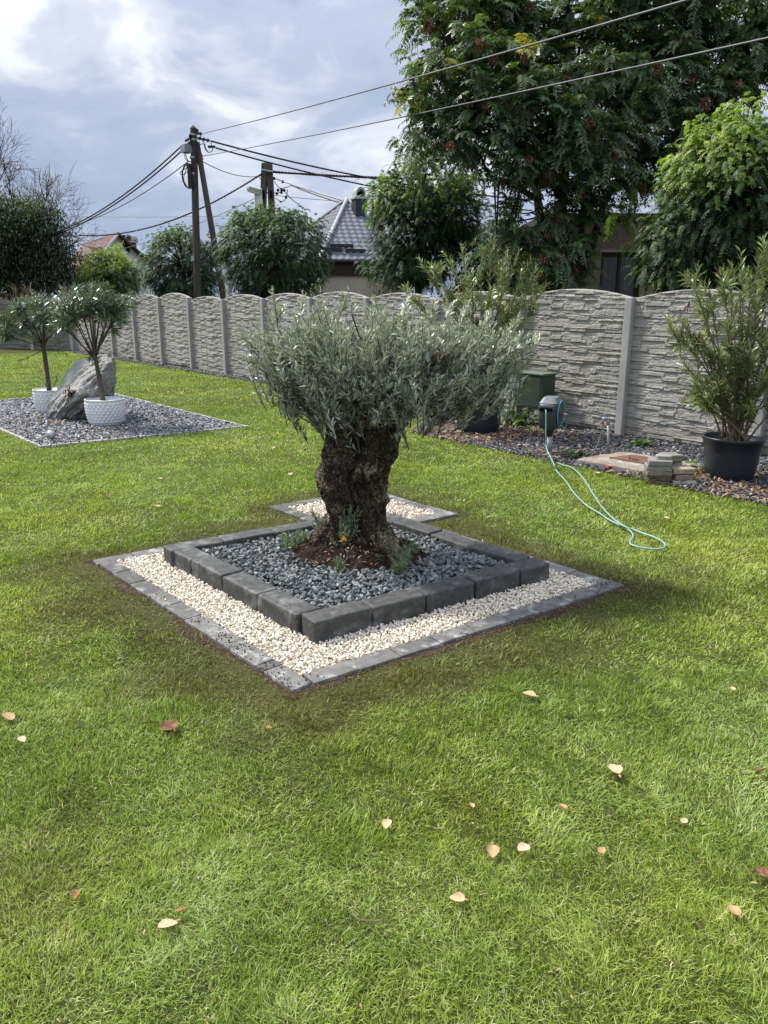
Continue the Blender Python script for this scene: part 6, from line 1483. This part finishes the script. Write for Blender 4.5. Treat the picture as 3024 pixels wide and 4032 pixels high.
q = MB(); q.box(((xl + xr) / 2, yC + 4.1, zt3 + .09), (xr - xl + .5, 8.6, .16)); q.build('roof', MT['fascia'], ho)
wallbox(xl, xl + .3, 0, zt3, MT['wall_t'], 'wall', ho, yC + .301, 7)
lw = empty('garden_wall', (*dp(1080, 640, 19)[:2], 0), 'pale peach wall seen through the oleander behind the fence', 'wall')
MB().box((dp(1085, 600, 19)[0], 19, dp(1085, 590, 19)[2] / 2), (dp(1125, 600, 19)[0] - dp(1040, 600, 19)[0], .2, dp(1085, 590, 19)[2])).build('wall_face', mat('peach_render', (.46, .37, .29), (.40, .33, .26), 3), lw)
# pale house front and dry reeds at the far left edge
pw = empty('garden_wall', (*dp(0, 640, 38)[:2], 0), 'sandy yellow wall beyond the dark fence at the far left', 'wall')
MB().box((dp(-15, 640, 38)[0], 38, dp(0, 632, 38)[2] / 2), (3.2, .3, dp(0, 634, 38)[2])).build('wall_face', mat('sandy_render', (.52, .38, .24), (.45, .33, .21), 3), pw)
MT['reed'] = leaf('dry_reed', [(0, (.22, .17, .10)), (.6, (.42, .34, .22)), (1, (.58, .50, .36))], .3, .8, .1, tcol=(1, .9, .7))
for u, l in ((36, 'left dry feathery reed clump above the dark fence'), (62, 'middle dry feathery reed clump above the dark fence'), (140, 'right dry feathery reed clump above the dark fence')):
    c = dp(u, 640, 31.5); mb = MB(); n_ = 120; a_ = rng.uniform(0, 6.28, n_); D = np.stack([np.cos(a_) * .35, np.sin(a_) * .35, np.ones(n_)], 1); zb_ = dp(u, 630, 31.5)[2]
    blades(mb, np.c_[c[0] + rng.normal(0, .06, n_), c[1] + rng.normal(0, .06, n_), rng.uniform(.3, zb_, n_)], D, np.array([1., 0, 0]) + rng.normal(0, .5, (n_, 3)), rng.uniform(.25, .5, n_), .03, rng.random(n_), .6, .1)
    mb.tube([(c[0], c[1], 0), (c[0], c[1], zb_)], [.03, .012], 5); tag(mb.build('dry_reeds', MT['reed'], loc=(c[0], c[1], 0)), l, 'reeds', 'dry reed clumps beyond the dark fence')

# ------------------------------------------------------------------ poles
yP = 27.
def zp8(x, y, dy=0., Y=yP): return dp((600 + x / 2.765) / K, (460 + y / 2.765) / K, Y + dy)
pb = dp(424, 643, yP); base = np.array([dp(425.5, 690, yP)[0], yP, 0.]); topP = zp8(447, 100)
wp = empty('wooden_pole', base, 'tall weathered wooden utility pole with pointed top and leaning brace', 'utility pole')
t = np.linspace(0, 1, 10)[:, None]; P_ = base * (1 - t) + zp8(447, 125) * t
MB().tube(np.concatenate([P_, [zp8(440, 92)]]), list(np.linspace(.135, .105, 10)) + [.02], 14).build('pole', MT['pole'], wp, smooth=False)
bb = dp(500, 690, yP + .3); b1_ = zp8(485, 275, .05); b0_ = np.array([bb[0], bb[1], 0])
MB().tube([b0_, b0_ * .5 + b1_ * .5, b1_], [.12, .105, .085], 12).build('brace', MT['pole'], wp, smooth=True)
for x, y in ((447, 195), (447, 250), (447, 445), (450, 620)):
    p = zp8(x, y); MB().tube([p - [0, 0, .03], p + [0, 0, .03]], .118, 14).build('band', MT['galv'], wp)
for x0, y0, x1, y1 in ((400, 205, 425, 210), (355, 265, 420, 225), (385, 300, 425, 265), (480, 180, 535, 183), (490, 228, 630, 262), (485, 130, 487, 165)):
    a, b = zp8(x0, y0, -.12), zp8(x1, y1, -.12); q = MB().tube([a, b], .03, 7)
    for s in (.2, .5, .8): q.tube([a + (b - a) * (s - .05), a + (b - a) * (s + .05)], .055, 8)
    q.build('insulator', MT['black'], wp)
bx = zp8(367, 345, -.1); MB().lathe([(0, -.13), (.19, -.13), (.19, -.06), (.17, .11), (.15, .13), (0, .13)], 4, bx).build('junction_box', mat('box_grey', (.22, .24, .26), None, 4, .5), wp)
MB().box(zp8(408, 640, -.1), (.13, .12, .68), 0, .01).build('cable_case', MT['black'], wp)
a_ = np.linspace(0, 2 * PI, 22); cc = zp8(400, 645, -.15)
for r_ in (.33, .30): MB().tube(np.stack([cc[0] + np.cos(a_) * r_ * .7, np.full(22, cc[1]), cc[2] + np.sin(a_) * r_ * 1.15], 1), .014, 5, cap=False).build('cable_coil', MT['cable'], wp)
for pts_ in (((352, 385), (355, 440), (380, 480), (420, 490), (455, 470), (470, 420), (478, 280)), ((365, 385), (370, 440), (400, 485), (440, 495)), ((540, 250), (565, 290), (570, 340), (610, 385), (650, 370), (655, 330)), ((505, 330), (520, 300), (570, 300), (580, 340), (600, 375)), ((640, 265), (642, 320)), ((508, 320), (525, 380), (550, 440), (545, 490)), ((380, 495), (370, 560), (345, 640), (345, 700), (380, 760), (420, 775)), ((365, 560), (320, 590), (305, 620), (340, 630), (390, 590)), ((540, 185), (510, 230), (450, 290), (415, 300))):
    MB().tube(smooth_path([zp8(x, y, -.16) for x, y in pts_]), .013, 5).build('loop_cable', MT['cable'], wp)
MB().box(zp8(645, 326, -.15), (.24, .07, .07), 0, .01).build('splice', MT['black'], wp)
q5 = lambda x, y, dy=0.: dp((x / 1.659) / K, (400 + y / 1.659) / K, yP + dy)
MB().box(q5(1258, 1025, -.17), (.10, .08, .16)).build('meter_case', MT['pvc'], wp)
MB().tube([q5(1262, 1040, -.17), q5(1250, 1080, -.17), q5(1262, 1130, -.17), q5(1266, 1290, -.17)], .02, 6).build('down_cable', MT['cable'], wp)
# twin concrete pole
yQ = 36.
zq = lambda x, y, dy=0.: zp8(x, y, dy, yQ)
qb = zq(1255, 1000); cpole = empty('concrete_pole', (*qb[:2], 0), 'twin concrete utility pole with street lamp rising behind the round robinia', 'utility pole')
for xt, xb_ in ((1222, 1205), (1272, 1300)):
    a = zq(xt, 502); b = zq(xb_, 1000); m_ = (b - a) / (b[2] - a[2]); g0 = a + m_ * (0 - a[2])
    V, F = rbox((.25, .26, 1.), .02, 3); t_ = V[:, 2] + .5; V = V * np.stack([1.25 - .25 * t_, 1.2 - .2 * t_, np.ones(len(V))], 1); V[:, 2] = t_ * a[2]; V[:, :2] += (g0[None, :2] * (1 - t_)[:, None] + a[None, :2] * t_[:, None])
    MB().add(V, F).build('shaft', MT['concpole'], cpole)
    for yy in (845,):
        p = zq(xt + (xb_ - xt) * (yy - 502) / 498, yy, -.24); MB().box(p, (.10, .02, .34), 0, .009).build('recess', MT['void'], cpole)
MB().box(zq(1260, 560, -.26), (.34, .06, .34), 0, .02).build('clamp_plate', MT['concpole'], cpole)
MB().tube([zq(1185, 575, -.3), zq(1310, 597, -.3)], .035, 8).build('cross_bar', MT['galv'], cpole)
MB().box(zq(1156, 872, -.15), (.34, .22, .68), 0, .03).build('switch_box', MT['wall_w'], cpole)
a, b = zq(1035, 775, -.6), zq(1180, 815, -.2); f = b - a; q = MB(); rot = f / np.linalg.norm(f); rx_ = np.stack([rot, norm(np.cross([0, 0, 1.], rot)), np.cross(rot, norm(np.cross([0, 0, 1.], rot)))], 1)
q.box((a + b) / 2, (np.linalg.norm(f), .22, .14), b=.02, rot=rx_); q.build('lamp_housing', mat('lamp_cream', (.42, .40, .34), None, 4, .6), cpole)
MB().box((a + b) / 2 - np.array([0, 0, .10]), (np.linalg.norm(f) * .9, .17, .07), b=.02, rot=rx_).build('lamp_cover', mat('lamp_white', (.7, .7, .68), None, 4, .4), cpole)
MB().tube([b, b + np.array([.25, .2, -.02])], .035, 8).build('lamp_arm', MT['galv'], cpole)
for pts_ in (((1325, 700), (1360, 750), (1400, 785), (1435, 805), (1470, 850), (1520, 900), (1640, 985)), ((1430, 800), (1390, 820), (1355, 835), (1330, 830)), ((1240, 640), (1250, 700), (1260, 760), (1300, 810), (1330, 825)), ((1130, 645), (1165, 660), (1185, 690)), ((1455, 875), (1440, 910), (1400, 920), (1335, 885)), ((1420, 775), (1470, 765), (1520, 745)), ((1470, 790), (1468, 830), (1455, 875))):
    MB().tube(smooth_path([zq(x, y, -.25) for x, y in pts_]), .016, 5).build('loop_cable', MT['cable'], cpole)
for x, y in ((1368, 798), (1405, 790), (1435, 800), (1355, 835), (1405, 822), (1455, 875), (1420, 706), (1325, 670)):
    MB().lathe([(0, -.07), (.05, -.05), (.06, 0), (.05, .05), (0, .07)], 8, zq(x, y, -.27)).build('clamp', MT['black'], cpole)

# ------------------------------------------------------------------ overhead wires (each its own thing)
def wire(p, q, r, sag, label, m='cable', twist=False):
    t = np.linspace(0, 1, 40)[:, None]; P = p * (1 - t) + q * t; P[:, 2] -= (4 * sag * t * (1 - t))[:, 0]
    mb = MB()
    if twist:
        P = p * (1 - (tt := np.linspace(0, 1, 160)[:, None])) + q * tt; P[:, 2] -= (4 * sag * tt * (1 - tt))[:, 0]
        for k in range(3):
            ph = np.arange(160) * .9 + k * 2.09; mb.tube(P + np.stack([0 * ph, np.cos(ph) * r * .7, np.sin(ph) * r * .7], 1), r * .62, 4, cap=False)
    else: mb.tube(P, r, 6, cap=False)
    tag(mb.build('overhead_cable', MT[m], smooth=True, loc=tuple((p + q) / 2)), label, 'cable', 'overhead cables between the poles')
U = lambda u, v, y: dp(u, v, y)
wire(zp8(535, 183, -.1), U(1560, -22, 7.5), .011, .05, 'top cable from the wooden pole rising to the upper right across the tall tree', 'cable_grey')
wire(zp8(545, 428, -.1), U(1780, 55, 7.5), .010, .05, 'lower cable from the wooden pole running up right across the tall tree', 'cable_grey')
wire(zp8(640, 264, -.1), U(1150, 432, 30), .028, .25, 'thick black cable from the wooden pole insulators, upper of the two going right')
wire(zp8(690, 338, -.1), U(1150, 455, 31), .026, .25, 'thick black cable from the wooden pole, lower of the two going right')
wire(zp8(345, 290, -.1), U(100, 510, 33), .024, .35, 'upper of the thick cables running left from the wooden pole to the dark tree')
wire(zp8(325, 365, -.1), U(95, 515, 33), .024, .35, 'lower of the thick cables running left from the junction box on the wooden pole')
wire(zp8(385, 490, -.1), U(120, 495, 36), .016, .35, 'thin cable running left from below the junction box on the wooden pole', 'cable_grey')
wire(zq(1190, 620, -.2), U(170, 508, 46), .034, .75, 'twisted dark cable from the twin pole sagging left past the wooden pole', twist=True)
wire(zq(1300, 597, -.2), U(1120, 388, 33), .045, .1, 'heavy twisted cable running level from the twin pole to the right', twist=True)
wire(zp8(550, 488, -.1), zq(1200, 640, -.2), .014, .2, 'thin cable linking the wooden pole to the twin concrete pole')
wire(zq(1330, 670, -.2), U(860, 462, 30), .020, .1, 'cable falling from the twin pole across the grey tiled roof')
wire(zq(1510, 745, -.25), U(900, 475, 30), .030, .15, 'thick drop cable from the clamps on the twin pole to the chimney side')
wire(zq(1330, 855, -.2), U(900, 437, 34), .012, .1, 'thin level wire right of the twin pole above the roof', 'cable_grey')
wire(zq(1130, 880, -.2), U(150, 555, 55), .014, .5, 'thin wire sloping left from the lamp box on the twin pole', 'cable_grey')
wire(U(640, 462, 44), U(140, 467, 60), .016, .1, 'thin level wire far behind the wooden pole', 'cable_grey')
wire(U(640, 455, 40), U(140, 585, 55), .022, .8, 'dark cable sagging behind the brace towards the white gable house')
wire(U(620, 480, 40), U(200, 600, 52), .012, .6, 'lowest thin wire sagging towards the white gable house', 'cable_grey')
wire(zq(1325, 990, .2), U(860, 505, 29), .018, .15, 'dark drop cable across the middle of the grey tiled roof')
